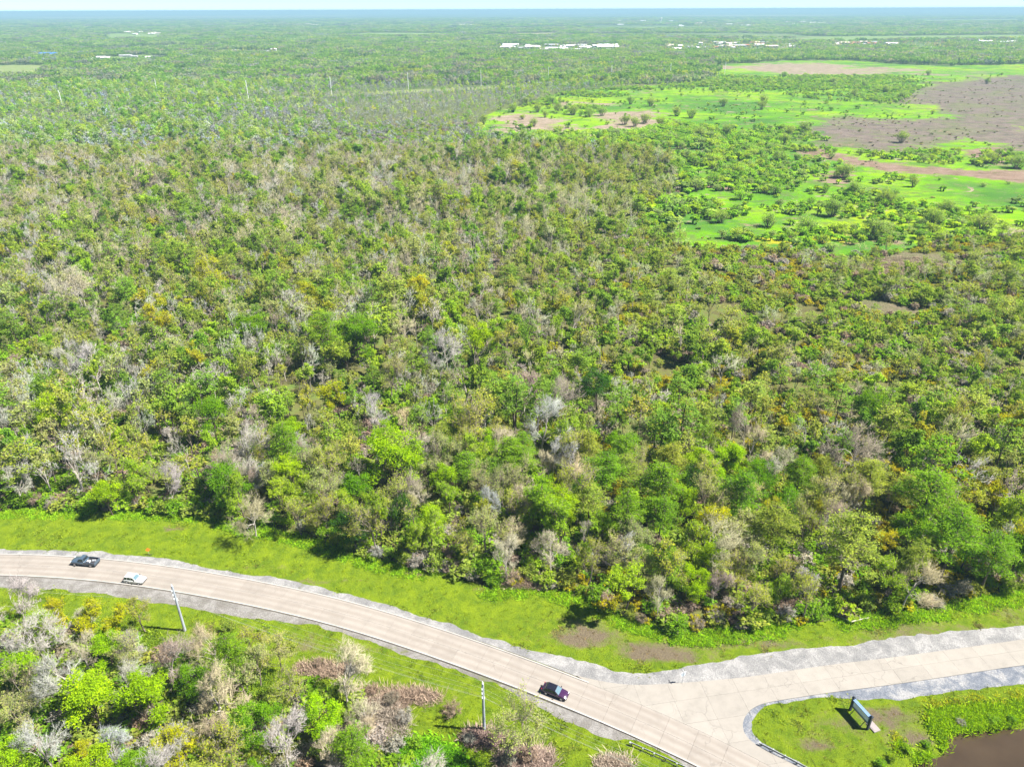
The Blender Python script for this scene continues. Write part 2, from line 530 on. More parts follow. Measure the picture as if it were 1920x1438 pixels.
def sheet(name, outline, z, material, spacing=2.0, holes=(), dry=None, kind='structure', extra=None):
    outline = np.asarray(outline)
    lo = outline.min(0); hi = outline.max(0)
    gx, gy = np.meshgrid(np.arange(lo[0], hi[0], spacing), np.arange(lo[1], hi[1], spacing))
    gx = gx.ravel() + (rng.random(gx.size) - .5) * spacing * .6; gy = gy.ravel() + (rng.random(gy.size) - .5) * spacing * .6
    k = inside(gx, gy, outline)
    for h in holes: k &= ~inside(gx, gy, h)
    pts = [tuple(p) for p in outline]; edges = [(i, (i + 1) % len(outline)) for i in range(len(outline))]
    for h in holes:
        b = len(pts); pts += [tuple(p) for p in h]; edges += [(b + i, b + (i + 1) % len(h)) for i in range(len(h))]
    pts += list(zip(gx[k], gy[k]))
    vs, _, fs, _, _, _ = delaunay_2d_cdt([Vector(p) for p in pts], edges, [], 1 if False else 0, 1e-5)
    V = np.array([(v.x, v.y) for v in vs]); F = np.array([f for f in fs if len(f) == 3])
    c = V[F].mean(1)
    ok = inside(c[:, 0], c[:, 1], outline)
    for h in holes: ok &= ~inside(c[:, 0], c[:, 1], h)
    F = F[ok]
    a = V[F]; ar = (a[:, 1, 0] - a[:, 0, 0]) * (a[:, 2, 1] - a[:, 0, 1]) - (a[:, 1, 1] - a[:, 0, 1]) * (a[:, 2, 0] - a[:, 0, 0])
    F[ar < 0] = F[ar < 0][:, ::-1]
    me = mesh_np(name, np.column_stack([V, np.full(len(V), z)]), [F], material)
    at = me.attributes.new('dry', 'FLOAT', 'POINT')
    at.data.foreach_set('value', (np.zeros(len(V)) if dry is None else dry(V[:, 0], V[:, 1])).astype(np.float32))
    for k_, f_ in (extra or {}).items():
        at = me.attributes.new(k_, 'FLOAT', 'POINT'); at.data.foreach_set('value', f_(V[:, 0], V[:, 1]).astype(np.float32))
    o = link(name, me); o['kind'] = kind
    return o


def soft(polys, w):
    """1 inside the outlines, fading to 0 outside over w metres each way"""
    def f(x, y):
        best = np.full(len(x), -1e9)
        for p_ in polys:
            q = resample(np.vstack([p_, p_[:1]]), w * .4); d = np.full(len(x), 1e9)
            for a_ in range(0, len(q), 64):
                d = np.minimum(d, np.hypot(x[:, None] - q[None, a_:a_ + 64, 0], y[:, None] - q[None, a_:a_ + 64, 1]).min(1))
            best = np.maximum(best, np.where(inside(x, y, p_), d, -d))
        return np.clip(.5 + best / (2 * w), 0, 1)
    return f


def blobs(lst, K=1.0):
    """ellipses given by photo position and radii in photo pixels -> a mask over the ground, 0..1"""
    lst = [(a_, b_, c_, d_, e_ * K) for a_, b_, c_, d_, e_ in lst]
    def f(x, y):
        px, py = to_px(x, y)
        w = np.zeros(np.shape(x))
        for cx, cy_, rx, ry, s in lst:
            d = np.sqrt(((px - cx) / rx) ** 2 + ((py - cy_) / ry) ** 2)
            w = np.maximum(w, s * np.clip(1.6 - d * 1.1, 0, 1)) if s > 0 else w + s * np.clip(1.6 - d * 1.1, 0, 1)
        return w
    return f


# the big sheet of ground, out to the horizon
ring = [(41000 * math.cos(t), 41000 * math.sin(t)) for t in np.linspace(0, 2 * math.pi, 65)[:-1]]
gpts = [tuple(p) for p in ring] + [tuple(p) for p in wBANK]
ge = [(i, (i + 1) % 64) for i in range(64)] + [(64 + i, 64 + (i + 1) % len(wBANK)) for i in range(len(wBANK))]
for rr in (150, 300, 600, 1200, 2500, 5000, 10000, 20000):
    gpts += [(rr * math.cos(t), rr * math.sin(t)) for t in np.linspace(0, 2 * math.pi, 49)[:-1] + .01]
vs, _, fs, _, _, _ = delaunay_2d_cdt([Vector(p) for p in gpts], ge, [], 0, 1e-5)
V = np.array([(v.x, v.y) for v in vs]); F = np.array([f for f in fs if len(f) == 3])
c = V[F].mean(1); F = F[~inside(c[:, 0], c[:, 1], wBANK)]
a = V[F]; ar = (a[:, 1, 0] - a[:, 0, 0]) * (a[:, 2, 1] - a[:, 0, 1]) - (a[:, 1, 1] - a[:, 0, 1]) * (a[:, 2, 0] - a[:, 0, 0])
F[ar < 0] = F[ar < 0][:, ::-1]
g = link('ground', mesh_np('ground', np.column_stack([V, np.zeros(len(V))]), [F], M_GROUND)); g['kind'] = 'structure'

# grass verges
dryN = blobs([(1060, 1165, 90, 14, .3), (1290, 1235, 90, 10, .5), (1640, 1200, 200, 8, .4), (950, 1165, 150, 10, .25), (1750, 1180, 240, 26, .38), (1460, 1190, 200, 22, .30), (1180, 1160, 180, 30, .22), (1100, 1195, 70, 22, .62), (1225, 1222, 75, 20, .75), (1330, 1212, 60, 14, .45), (1420, 1203, 160, 16, .42), (1700, 1172, 160, 16, .36), (840, 1190, 160, 12, .30), (600, 1090, 120, 8, .38), (450, 1065, 120, 7, .3),
              (325, 990, 22, 5, .7), (790, 1070, 30, 12, .55), (900, 1104, 40, 8, .45), (1010, 1200, 60, 12, .3), (1900, 1150, 90, 14, .3), (1000, 1130, 120, 14, -.25), (300, 1000, 500, 40, -.12), (1330, 1190, 60, 10, -.5), (1500, 1180, 90, 10, -.35)], 1.45)
sheet('grass_verge', np.vstack([wEDGE, wGN[::-1]]), 0.03, M_GRASS, 2.2, dry=dryN)
wGROVE_in = outset(np.vstack([wGROVE]), 0.0)
dryS = blobs([(880, 1290, 160, 22, .28), (500, 1200, 260, 16, .22), (620, 1215, 200, 14, .42), (420, 1180, 90, 12, .35), (720, 1260, 120, 10, .3), (760, 1310, 90, 12, .62), (610, 1255, 50, 8, .7), (905, 1380, 40, 12, .8), (960, 1420, 60, 20, .4), (540, 1190, 120, 8, .4), (800, 1260, 60, 14, -.3), (700, 1415, 70, 22, -.6), (1000, 1400, 120, 30, .15)], 1.3)
wGS_close = np.vstack([wGROVE, PL([(1500, 1575)]), wGS[::-1]])
sheet('grass_strip', wGS_close, 0.03, M_GRASS, 2.2, dry=dryS)
dryR = blobs([(1580, 1370, 170, 50, .34), (1800, 1330, 160, 30, .22), (1560, 1360, 60, 18, .45), (1530, 1400, 50, 14, .6), (1660, 1345, 60, 22, .5), (1800, 1335, 120, 12, .35), (1690, 1390, 70, 14, .5), (1450, 1350, 60, 16, -.1)], 1.45)
wRight = np.vstack([wGSS, PL([(1620, 1560), (2380, 1560), (2380, 1260)])])
sheet('grass_island', wRight, 0.03, M_GRASS, 2.0, holes=(wBANK,), dry=dryR)
# pond bank, a slope between the grass and the water line
n = len(wPOND)
Vb = np.vstack([np.column_stack([wBANK, np.full(n, 0.03)]), np.column_stack([outset(wPOND, .7), np.full(n, -0.35)]), np.column_stack([outset(wPOND, -.6), np.full(n, -1.1)])])
Fb = np.array([(r * n + i, r * n + (i + 1) % n, (r + 1) * n + (i + 1) % n, (r + 1) * n + i) for r in range(2) for i in range(n)])
me = mesh_np('pond_bank', Vb, [Fb], M_GRASS); at = me.attributes.new('dry', 'FLOAT', 'POINT'); at.data.foreach_set('value', np.full(len(Vb), .25, np.float32))
link('pond_bank', me)['kind'] = 'structure'
m, nt, out = mat('muddy_water')
n1 = noise(nt, pos(nt), 1.2, 4, .6)
b = principled(nt, out, ramp(nt, noise(nt, pos(nt), .2, 3), [(.3, (.040, .027, .015)), (.7, (.052, .036, .020))]), 0.08, bump=n1, bd=0.004, spec=0.5)
wp = outset(wPOND, .3)
link('pond_water', mesh_np('pond_water', np.column_stack([wp, np.full(len(wp), -0.5)]), [np.arange(len(wp))[None, :]], m))['kind'] = 'structure'

# gravel shoulders
dG = blobs([(620, 1105, 260, 12, .42), (300, 1046, 200, 5, .3), (880, 1185, 160, 9, .38), (950, 1212, 120, 8, .25), (200, 1040, 300, 4, .15), (560, 1100, 200, 10, .38), (350, 1055, 160, 7, .2), (840, 1172, 140, 8, .2)])
wN = np.vstack([wGN, wSN[::-1], resample(wRN, 2.0)[resample(wRN, 2.0)[:, 0] < P(1081, 1267)[0]][::-1]])
M_GRAVEL_BEIGE = gravel_material('beige_gravel', (0.155, 0.145, 0.128), (0.19, 0.18, 0.165), (0.25, 0.24, 0.225))
sheet('gravel_shoulder', wN, 0.05, M_GRAVEL, 2.5, dry=dG)
dGS = blobs([(150, 1108, 200, 3, .4), (420, 1152, 160, 5, .45), (60, 1095, 160, 6, .12), (560, 1165, 120, 8, .35), (700, 1215, 180, 14, .5), (900, 1280, 130, 16, .62), (420, 1150, 160, 8, .25), (130, 1100, 60, 4, .3)])
sheet('gravel_strip', np.vstack([wGS, wRS[::-1]]), 0.05, M_GRAVEL_BEIGE, 2.5, dry=dGS)
sheet('gravel_lane', np.vstack([wGSS, wSS[::-1]]), 0.05, M_GRAVEL_BLUE, 2.5)

# ---------------------------------------------------------------- main road: two lanes of cast concrete slabs
rn = resample(wRN, 1.0)
center0 = []
rs_full = resample(wRS, 0.25)
for p in rn:
    q = rs_full[np.argmin(np.linalg.norm(rs_full - p, axis=1))]
    center0.append(((p[0] + q[0]) / 2, (p[1] + q[1]) / 2, np.linalg.norm(p - q)))
center0 = np.array(center0)
ker = np.ones(25) / 25
cc = center0.copy()
pad = np.vstack([np.repeat(cc[:1], 12, 0), cc, np.repeat(cc[-1:], 12, 0)])
for k in range(3): cc[:, k] = np.convolve(pad[:, k], ker, 'valid')
WROAD = float(np.median(center0[:, 2]))
cl = resample(cc[6:-6, :2], 5.0)
print('road width', WROAD, 'slabs', len(cl))
tn = np.gradient(cl, axis=0); tn /= np.linalg.norm(tn, axis=1)[:, None]
nn = np.stack([-tn[:, 1], tn[:, 0]], 1)     # to the north side
half = WROAD / 2 - 0.28
road = link('road', mesh_np('road', np.vstack([np.column_stack([cl + nn * (half + .35), np.full(len(cl), .07)]), np.column_stack([cl - nn * (half + .35), np.full(len(cl), .07)])]),
                            [np.array([(i + len(cl), i + 1 + len(cl), i + 1, i) for i in range(len(cl) - 1)])], M_JOINT))
road['kind'] = 'structure'


def lerp_line(i, f):
    return cl[i] * (1 - f) + cl[i + 1] * f, nn[i] * (1 - f) + nn[i + 1] * f


def slab_strip(name, parent, i, o0, o1, z0, z1, material, g=0.013, nu=2, nv=3):
    Vt = []; uv = []
    L = np.linalg.norm(cl[i + 1] - cl[i])
    for a_ in range(nv + 1):
        f = g / L + (1 - 2 * g / L) * a_ / nv
        c_, n_ = lerp_line(i, f)
        for b_ in range(nu + 1):
            o = o0 + g + (o1 - o0 - 2 * g) * b_ / nu
            Vt.append((*(c_ + n_ * o), z1)); uv.append(((o + half) / (2 * half), i * 5 + f * 5))
    w = nu + 1
    Fq = [(a_ * w + b_, (a_ + 1) * w + b_, (a_ + 1) * w + b_ + 1, a_ * w + b_ + 1) for a_ in range(nv) for b_ in range(nu)]
    Fq = [f[::-1] for f in Fq]
    rim = [b_ for b_ in range(w)] + [a_ * w + nu for a_ in range(1, nv + 1)] + [nv * w + b_ for b_ in range(nu - 1, -1, -1)] + [a_ * w for a_ in range(nv - 1, 0, -1)]
    base = len(Vt)
    for r in rim: Vt.append((Vt[r][0], Vt[r][1], z0)); uv.append(uv[r])
    m_ = len(rim)
    Fq += [(rim[(k + 1) % m_], rim[k], base + k, base + (k + 1) % m_) for k in range(m_)]
    me = bpy.data.meshes.new(name); me.from_pydata(Vt, [], Fq); me.materials.append(material)
    ul = me.uv_layers.new(name='UVMap')
    li = np.zeros(len(me.loops), np.int32); me.loops.foreach_get('vertex_index', li)
    ul.data.foreach_set('uv', np.array(uv, np.float32)[li].ravel())
    me.update()
    return link(name, me, parent)


px_j, py_j = to_px(cl[:, 0], cl[:, 1])
for i in range(len(cl) - 1):
    dz = random.uniform(-.004, .004)
    slab_strip('concrete_slab', road, i, -half, 0, 0.06, 0.16 + dz, M_ROAD)
    slab_strip('concrete_slab', road, i, 0, half, 0.06, 0.16 - dz, M_ROAD)
kerb = link('kerb', None)
bpy.data.objects.remove(kerb)
def kerb_run(i0, i1, side):
    mb = MB(); o0, o1 = (half, half + .26) if side > 0 else (-half - .26, -half)
    secs = []
    for i in range(i0, i1 + 1):
        p, q = cl[i] + nn[i] * o0, cl[i] + nn[i] * o1
        secs.append([(p[0], p[1], .06), (q[0], q[1], .06), (q[0], q[1], .27), (p[0], p[1], .27)] if True else 0)
    mb.loft(secs)
    o = mb.build('kerb', M_KERB); o['kind'] = 'structure'
ij = int(np.argmin(np.abs(px_j - 1081) + 1000 * (cl[:, 1] < 0)))
kerb_run(0, ij, +1)
kerb_run(0, len(cl) - 1, -1)

# ---------------------------------------------------------------- side road and apron, slabs on a grid
side_poly = np.vstack([wSN, wSS])
main_edge = cl + nn * (half + .02)
# keep the part north of the main road's edge
me_line = main_edge[(px_j > 1060)]
side_poly = np.vstack([wSN[::-1], me_line, wSS[::-1]])
# order: far end of SIDE_N ... junction ... along the road edge ... SIDE_S from its near end back out
sel = resample(me_line, 1.0)
endS = wSS[-1]
kk = int(np.argmin(np.linalg.norm(sel - endS, axis=1)))
side_poly = np.vstack([wSN[::-1], sel[:kk + 1], wSS[::-1]])


def clip_half(poly, p, nrm):
    outp = []
    d = (poly - p) @ nrm
    for i in range(len(poly)):
        a_, b_ = poly[i], poly[(i + 1) % len(poly)]; da, db = d[i], d[(i + 1) % len(poly)]
        if da >= 0: outp.append(a_)
        if (da >= 0) != (db >= 0): outp.append(a_ + (b_ - a_) * da / (da - db))
    return np.array(outp) if len(outp) >= 3 else None


u = P(1900, 1222) - P(1560, 1272); u /= np.linalg.norm(u); v = np.array([-u[1], u[0]])
org = P(1560, 1272)
sr = link('side_road', mesh_np('side_road', np.column_stack([side_poly, np.full(len(side_poly), .065)]), [np.arange(len(side_poly))[None, ::-1]], M_JOINT))
sr['kind'] = 'structure'
uu = (side_poly - org) @ u; vv = (side_poly - org) @ v
CW, CL_ = 4.6, 6.0
for a_ in range(int(math.floor(uu.min() / CL_)), int(uu.max() / CL_) + 1):
    for b_ in range(int(math.floor(vv.min() / CW)), int(vv.max() / CW) + 1):
        q = side_poly; gsm = .010
        for p_, n_ in ((org + u * (a_ * CL_ + gsm), u), (org + u * ((a_ + 1) * CL_ - gsm), -u), (org + v * (b_ * CW + gsm), v), (org + v * ((b_ + 1) * CW - gsm), -v)):
            q = clip_half(q, p_, n_) if q is not None else None
        if q is None: continue
        keep = [0]
        for t in range(1, len(q)):
            if np.linalg.norm(q[t] - q[keep[-1]]) > .05: keep.append(t)
        q = q[keep]
        if len(q) < 3: continue
        ar = 0.5 * np.sum(q[:, 0] * np.roll(q[:, 1], -1) - np.roll(q[:, 0], -1) * q[:, 1])
        if abs(ar) < .03: continue
        if ar < 0: q = q[::-1]
        m_ = len(q); zt = .155 + random.uniform(-.003, .003)
        cv, _, cf, _, _, _ = delaunay_2d_cdt([Vector(p_) for p_ in q], [(k, (k + 1) % m_) for k in range(m_)], [], 1, 1e-4)
        mb = MB(); mb.add([(p_.x, p_.y, zt) for p_ in cv], [tuple(f_) for f_ in cf if inside(np.array([sum(cv[t].x for t in f_) / len(f_)]), np.array([sum(cv[t].y for t in f_) / len(f_)]), q)[0]])
        mb.add([(x, y, .07) for x, y in q] + [(x, y, zt) for x, y in q], [(k, (k + 1) % m_, m_ + (k + 1) % m_, m_ + k) for k in range(m_)])
        mb.build('concrete_slab', M_APRON, sr)

# ---------------------------------------------------------------- marsh
MARSH = [(893, 246), (900, 222), (945, 204), (1000, 196), (1030, 178), (1080, 172), (1150, 166), (1290, 158), (1340, 150), (1350, 134), (1310, 128), (1380, 120), (1500, 113), (1600, 114), (1700, 122), (1800, 124), (1920, 120), (2100, 116), (2300, 116),
         (2300, 470), (2100, 440), (1920, 438), (1850, 447), (1760, 452), (1700, 470), (1600, 480), (1500, 474), (1400, 468), (1300, 468), (1230, 446), (1190, 420), (1240, 385), (1290, 350), (1270, 318), (1230, 296), (1180, 288), (1100, 282), (1000, 274), (930, 262)]
mp_px = smooth(np.array(MARSH + MARSH[:1], float), 1)[:-1]
wMARSH = np.array([P(x, y) for x, y in mp_px])
wMARSH = rough(np.vstack([wMARSH, wMARSH[:1]]), 10.0, 7.0, 8)[:-1]
M_MUD = grass_material('mudflat_thatch', (0.14, 0.105, 0.095), (0.21, 0.16, 0.13), (0.28, 0.22, 0.18), (0.15, 0.12, 0.105), 0.4)
tan_b = [(1000, 230, 60, 12, .9), (1190, 230, 60, 14, .8), (1060, 256, 60, 5, .8), (1550, 136, 100, 6, 1.0), (975, 222, 55, 10, .9), (1050, 240, 50, 8, .9), (950, 246, 45, 5, .8), (1180, 218, 75, 9, .9), (1160, 240, 50, 6, .95), (1190, 256, 50, 8, .8), (1070, 194, 55, 4, .6), (1130, 196, 40, 3, .6),
         (1490, 128, 110, 9, 1.0), (1350, 127, 40, 4, .8), (1660, 132, 80, 5, .7), (1900, 410, 60, 10, .35), (1370, 212, 60, 4, .3), (1780, 140, 120, 6, .35), (1580, 434, 60, 6, .25), (1860, 365, 60, 6, .2), (1180, 176, 60, 3, .2)]
MUD = [(1490, 236), (1512, 240), (1545, 233), (1600, 222), (1640, 226), (1700, 226), (1770, 224), (1790, 216), (1740, 200), (1690, 190), (1720, 172), (1750, 160), (1850, 146), (1920, 140), (2300, 132), (2300, 300), (2000, 296), (1920, 285), (1860, 268), (1800, 262), (1740, 266), (1700, 278), (1650, 284), (1600, 272), (1550, 262)]
wMUD = rough(PL(MUD + MUD[:1]), 6.0, 5.0, 9)[:-1]
M_THATCH = grass_material('dead_reed_mat', (0.11, 0.115, 0.05), (0.16, 0.13, 0.085), (0.22, 0.18, 0.13), (0.12, 0.095, 0.07), 0.3)
THATCH = [[(1495, 282), (1530, 276), (1600, 294), (1640, 304), (1700, 312), (1800, 319), (1920, 320), (2100, 330), (2100, 346), (1920, 342), (1850, 337), (1750, 328), (1650, 322), (1600, 309), (1540, 300)],
          [(1295, 345), (1340, 341), (1405, 348), (1415, 358), (1360, 360), (1300, 352)], [(1530, 326), (1560, 318), (1600, 326), (1615, 336), (1570, 342), (1535, 338)],
          [(1800, 283), (1860, 276), (1900, 282), (1895, 300), (1870, 306), (1840, 300)], [(1640, 486), (1700, 474), (1770, 478), (1790, 492), (1770, 512), (1700, 522), (1650, 512)],
          [(1590, 566), (1640, 562), (1700, 576), (1740, 590), (1690, 596), (1620, 588)]]


def marsh_material():
    m, nt, out = mat('marsh_ground')
    p = pos(nt)
    mpn = nt.nodes.new('ShaderNodeMapping'); mpn.inputs['Scale'].default_value = (0.75, 1.0, 1); nt.links.new(p, mpn.inputs['Vector'])
    v = mpn.outputs[0]
    big = noise(nt, v, 0.008, 7, 0.65, .6); mid = noise(nt, v, 0.022, 9, 0.7, 0.6); fine = noise(nt, v, 0.085, 9, 0.78, .4)
    g = ramp(nt, big, [(0.34, (0.045, 0.125, 0.014)), (0.46, (0.090, 0.225, 0.004)), (0.54, (0.145, 0.275, 0.003)), (0.64, (0.20, 0.28, 0.004))])
    g = mix(nt, math_(nt, 'MULTIPLY', ramp(nt, mid, [(0.49, (0, 0, 0)), (0.57, (1, 1, 1))]), .8), g, (0.05, 0.13, 0.02))
    g = mix(nt, math_(nt, 'MULTIPLY', ramp(nt, fine, [(0.51, (0, 0, 0)), (0.58, (1, 1, 1))]), .75), g, (0.085, 0.115, 0.035))
    def where(name, hard=2.6):
        w = math_(nt, 'MULTIPLY_ADD', attr(nt, name).outputs['Fac'], hard, -hard / 2)
        w = math_(nt, 'ADD', w, math_(nt, 'MULTIPLY_ADD', mid, 8.0, -4.0))
        w = math_(nt, 'ADD', w, math_(nt, 'MULTIPLY_ADD', fine, 4.0, -2.0))
        return math_(nt, 'MULTIPLY_ADD', w, 1.4, 0.5, clamp=True)
    tan = ramp(nt, fine, [(0.35, (0.12, 0.11, 0.06)), (0.5, (0.21, 0.165, 0.12)), (0.66, (0.29, 0.235, 0.18))])
    mud = ramp(nt, fine, [(0.32, (0.055, 0.055, 0.035)), (0.46, (0.105, 0.085, 0.072)), (0.56, (0.15, 0.118, 0.102)), (0.66, (0.12, 0.125, 0.065))])
    mud = mix(nt, math_(nt, 'MULTIPLY', ramp(nt, mid, [(0.48, (0, 0, 0)), (0.6, (1, 1, 1))]), .65), mud, (0.095, 0.12, 0.04))
    th = ramp(nt, fine, [(0.35, (0.09, 0.075, 0.04)), (0.5, (0.165, 0.115, 0.085)), (0.66, (0.23, 0.17, 0.13))])
    g = mix(nt, ramp(nt, noise(nt, v, 0.05, 8, 0.75, 1.0), [(0.585, (0, 0, 0)), (0.62, (1, 1, 1))]), g, tan)
    g = mix(nt, math_(nt, 'MULTIPLY', where('flower'), .8), g, (0.30, 0.27, 0.008))
    c = mix(nt, where('dry'), g, tan)
    c = mix(nt, where('mud'), c, mud)
    c = mix(nt, where('thatch'), c, th)
    principled(nt, out, c, 0.95, bump=fine, bd=0.8, spec=0.05)
    return m


M_MARSH = marsh_material()
sheet('marsh_meadow', wMARSH, 0.05, M_MARSH, 6.0, dry=blobs(tan_b), extra={'mud': soft([outset(wMUD, 8.0)], 36.0), 'thatch': soft([PL(t) for t in THATCH[:4]], 10.0), 'flower': blobs([(1500, 448, 90, 12, .55), (1900, 408, 50, 10, .6), (1590, 300, 30, 5, .5)])})
THATCH_ALL = THATCH
for k, t in enumerate(THATCH[4:]):
    sheet('dead_reed_ground', rough(PL(t + t[:1]), 3.0, 2.0, 11 + k)[:-1], 0.16, M_THATCH, 4.0, dry=blobs([(1700, 500, 60, 14, .4)]))
# far fields seen between the woods
M_FIELD = grass_material('far_field', (0.12, 0.19, 0.045), (0.16, 0.22, 0.06), (0.25, 0.21, 0.13), (0.2, 0.17, 0.11))
FIELDS = [([(-60, 124), (95, 122), (85, 144), (-60, 150)], .5), ([(-80, 78), (52, 79), (48, 81), (-80, 82)], 0), ([(160, 110), (280, 103), (360, 110), (180, 121)], 0.1), ([(120, 92), (330, 85), (420, 90), (180, 97)], .2),
          ([(200, 64), (310, 62), (300, 74), (190, 77)], 0), ([(960, 63), (1040, 62), (1050, 66), (980, 67)], .7), ([(560, 68), (700, 62), (860, 63), (800, 70)], 0), ([(30, 33), (700, 29), (640, 31), (100, 35)], .6), ([(1250, 29), (1600, 28), (1550, 30.5), (1300, 31)], .6),
          ([(400, 191), (560, 181), (760, 170), (1000, 160), (1020, 163), (800, 174), (560, 186), (420, 195)], .55), ([(1100, 52), (1400, 50), (1350, 54), (1120, 56)], .1), ([(1500, 70), (1900, 66), (1880, 70), (1540, 74)], .1), ([(1720, 38), (1920, 36), (1900, 40), (1740, 42)], .5),
          ([(1930, 66), (1300, 76), (1500, 80), (1930, 74)], .3)]
for k, (f, dr) in enumerate(FIELDS):
    w = PL(f + f[:1]); stp = max(4.0, np.linalg.norm(w[1] - w[0]) / 60)
    sheet('far_field', rough(w, stp, stp * .6, 20 + k)[:-1], 0.3 + .02 * k, M_FIELD, max(12.0, np.linalg.norm(w[1] - w[0]) / 25), dry=lambda x, y, dr=dr: np.full(np.shape(x), dr))
wFIELDS = [PL(f) for f, _ in FIELDS]

# ---------------------------------------------------------------- tree forms
def segs_mesh(p0, p1, r0, r1, n):
    p0 = np.asarray(p0, float); p1 = np.asarray(p1, float); N = len(p0)
    d = p1 - p0; d /= np.linalg.norm(d, axis=1)[:, None] + 1e-9
    ref = np.where(np.abs(d[:, 2:3]) < .9, [[0, 0, 1.]], [[1., 0, 0]])
    a = np.cross(d, ref); a /= np.linalg.norm(a, axis=1)[:, None] + 1e-9
    b = np.cross(d, a)
    t = np.arange(n) * 2 * np.pi / n
    ring = a[:, None] * np.cos(t)[None, :, None] + b[:, None] * np.sin(t)[None, :, None]
    if r1 is None:      # cones that end in a point
        V = np.concatenate([p0[:, None] + ring * np.asarray(r0)[:, None, None], p1[:, None]], 1)
        k = np.arange(n); F = np.stack([k, (k + 1) % n, np.full(n, n)], 1)
        return V.reshape(-1, 3), (F[None] + (np.arange(N) * (n + 1))[:, None, None]).reshape(-1, 3)
    V = np.concatenate([p0[:, None] + ring * np.asarray(r0)[:, None, None], p1[:, None] + ring * np.asarray(r1)[:, None, None]], 1)
    k = np.arange(n); F = np.stack([k, (k + 1) % n, n + (k + 1) % n, n + k], 1)
    return V.reshape(-1, 3), (F[None] + (np.arange(N) * 2 * n)[:, None, None]).reshape(-1, 4)


def leaves_mesh(c, size, r, up=0.35, asp=0.6):
    N = len(c)
    nrm = r.normal(size=(N, 3)); nrm[:, 2] = np.abs(nrm[:, 2]) + up * 2; nrm /= np.linalg.norm(nrm, axis=1)[:, None]
    t = np.cross(nrm, r.normal(size=(N, 3))); t /= np.linalg.norm(t, axis=1)[:, None]
    b = np.cross(nrm, t)
    s = (size * r.uniform(.6, 1.3, N))[:, None]
    bend = nrm * s * r.uniform(-.25, .25, (N, 1))
    V = np.stack([c - t * s, c - b * s * asp + bend, c + t * s, c + b * s * asp + bend], 1)
    return V.reshape(-1, 3), np.arange(N * 4).reshape(-1, 4)


def curve(p, q, k, r, bow=.12, sag=0.0):
    """k joined pieces from p to q"""
    t = np.linspace(0, 1, k + 1)[:, None]
    L = np.linalg.norm(q - p)
    o = r.normal(size=3) * bow * L
    pts = p * (1 - t) + q * t + o * np.sin(np.pi * t) + np.array([0, 0, -sag * L]) * np.sin(np.pi * t)
    return pts


class Form:
    def __init__(s): s.w = []; s.t = []; s.l = []
    def limb(s, pts, r0, r1, n):
        k = len(pts) - 1; rr = np.linspace(r0, r1, k + 1)
        for i in range(k): s.w.append((pts[i], pts[i + 1], rr[i], rr[i + 1], n))
    def twigs(s, a, b, r): s.t.append((np.asarray(a), np.asarray(b), np.asarray(r)))


def rdir(r, n, up=0.0):
    d = r.normal(size=(n, 3)); d /= np.linalg.norm(d, axis=1)[:, None]; d[:, 2] += up
    return d / np.linalg.norm(d, axis=1)[:, None]


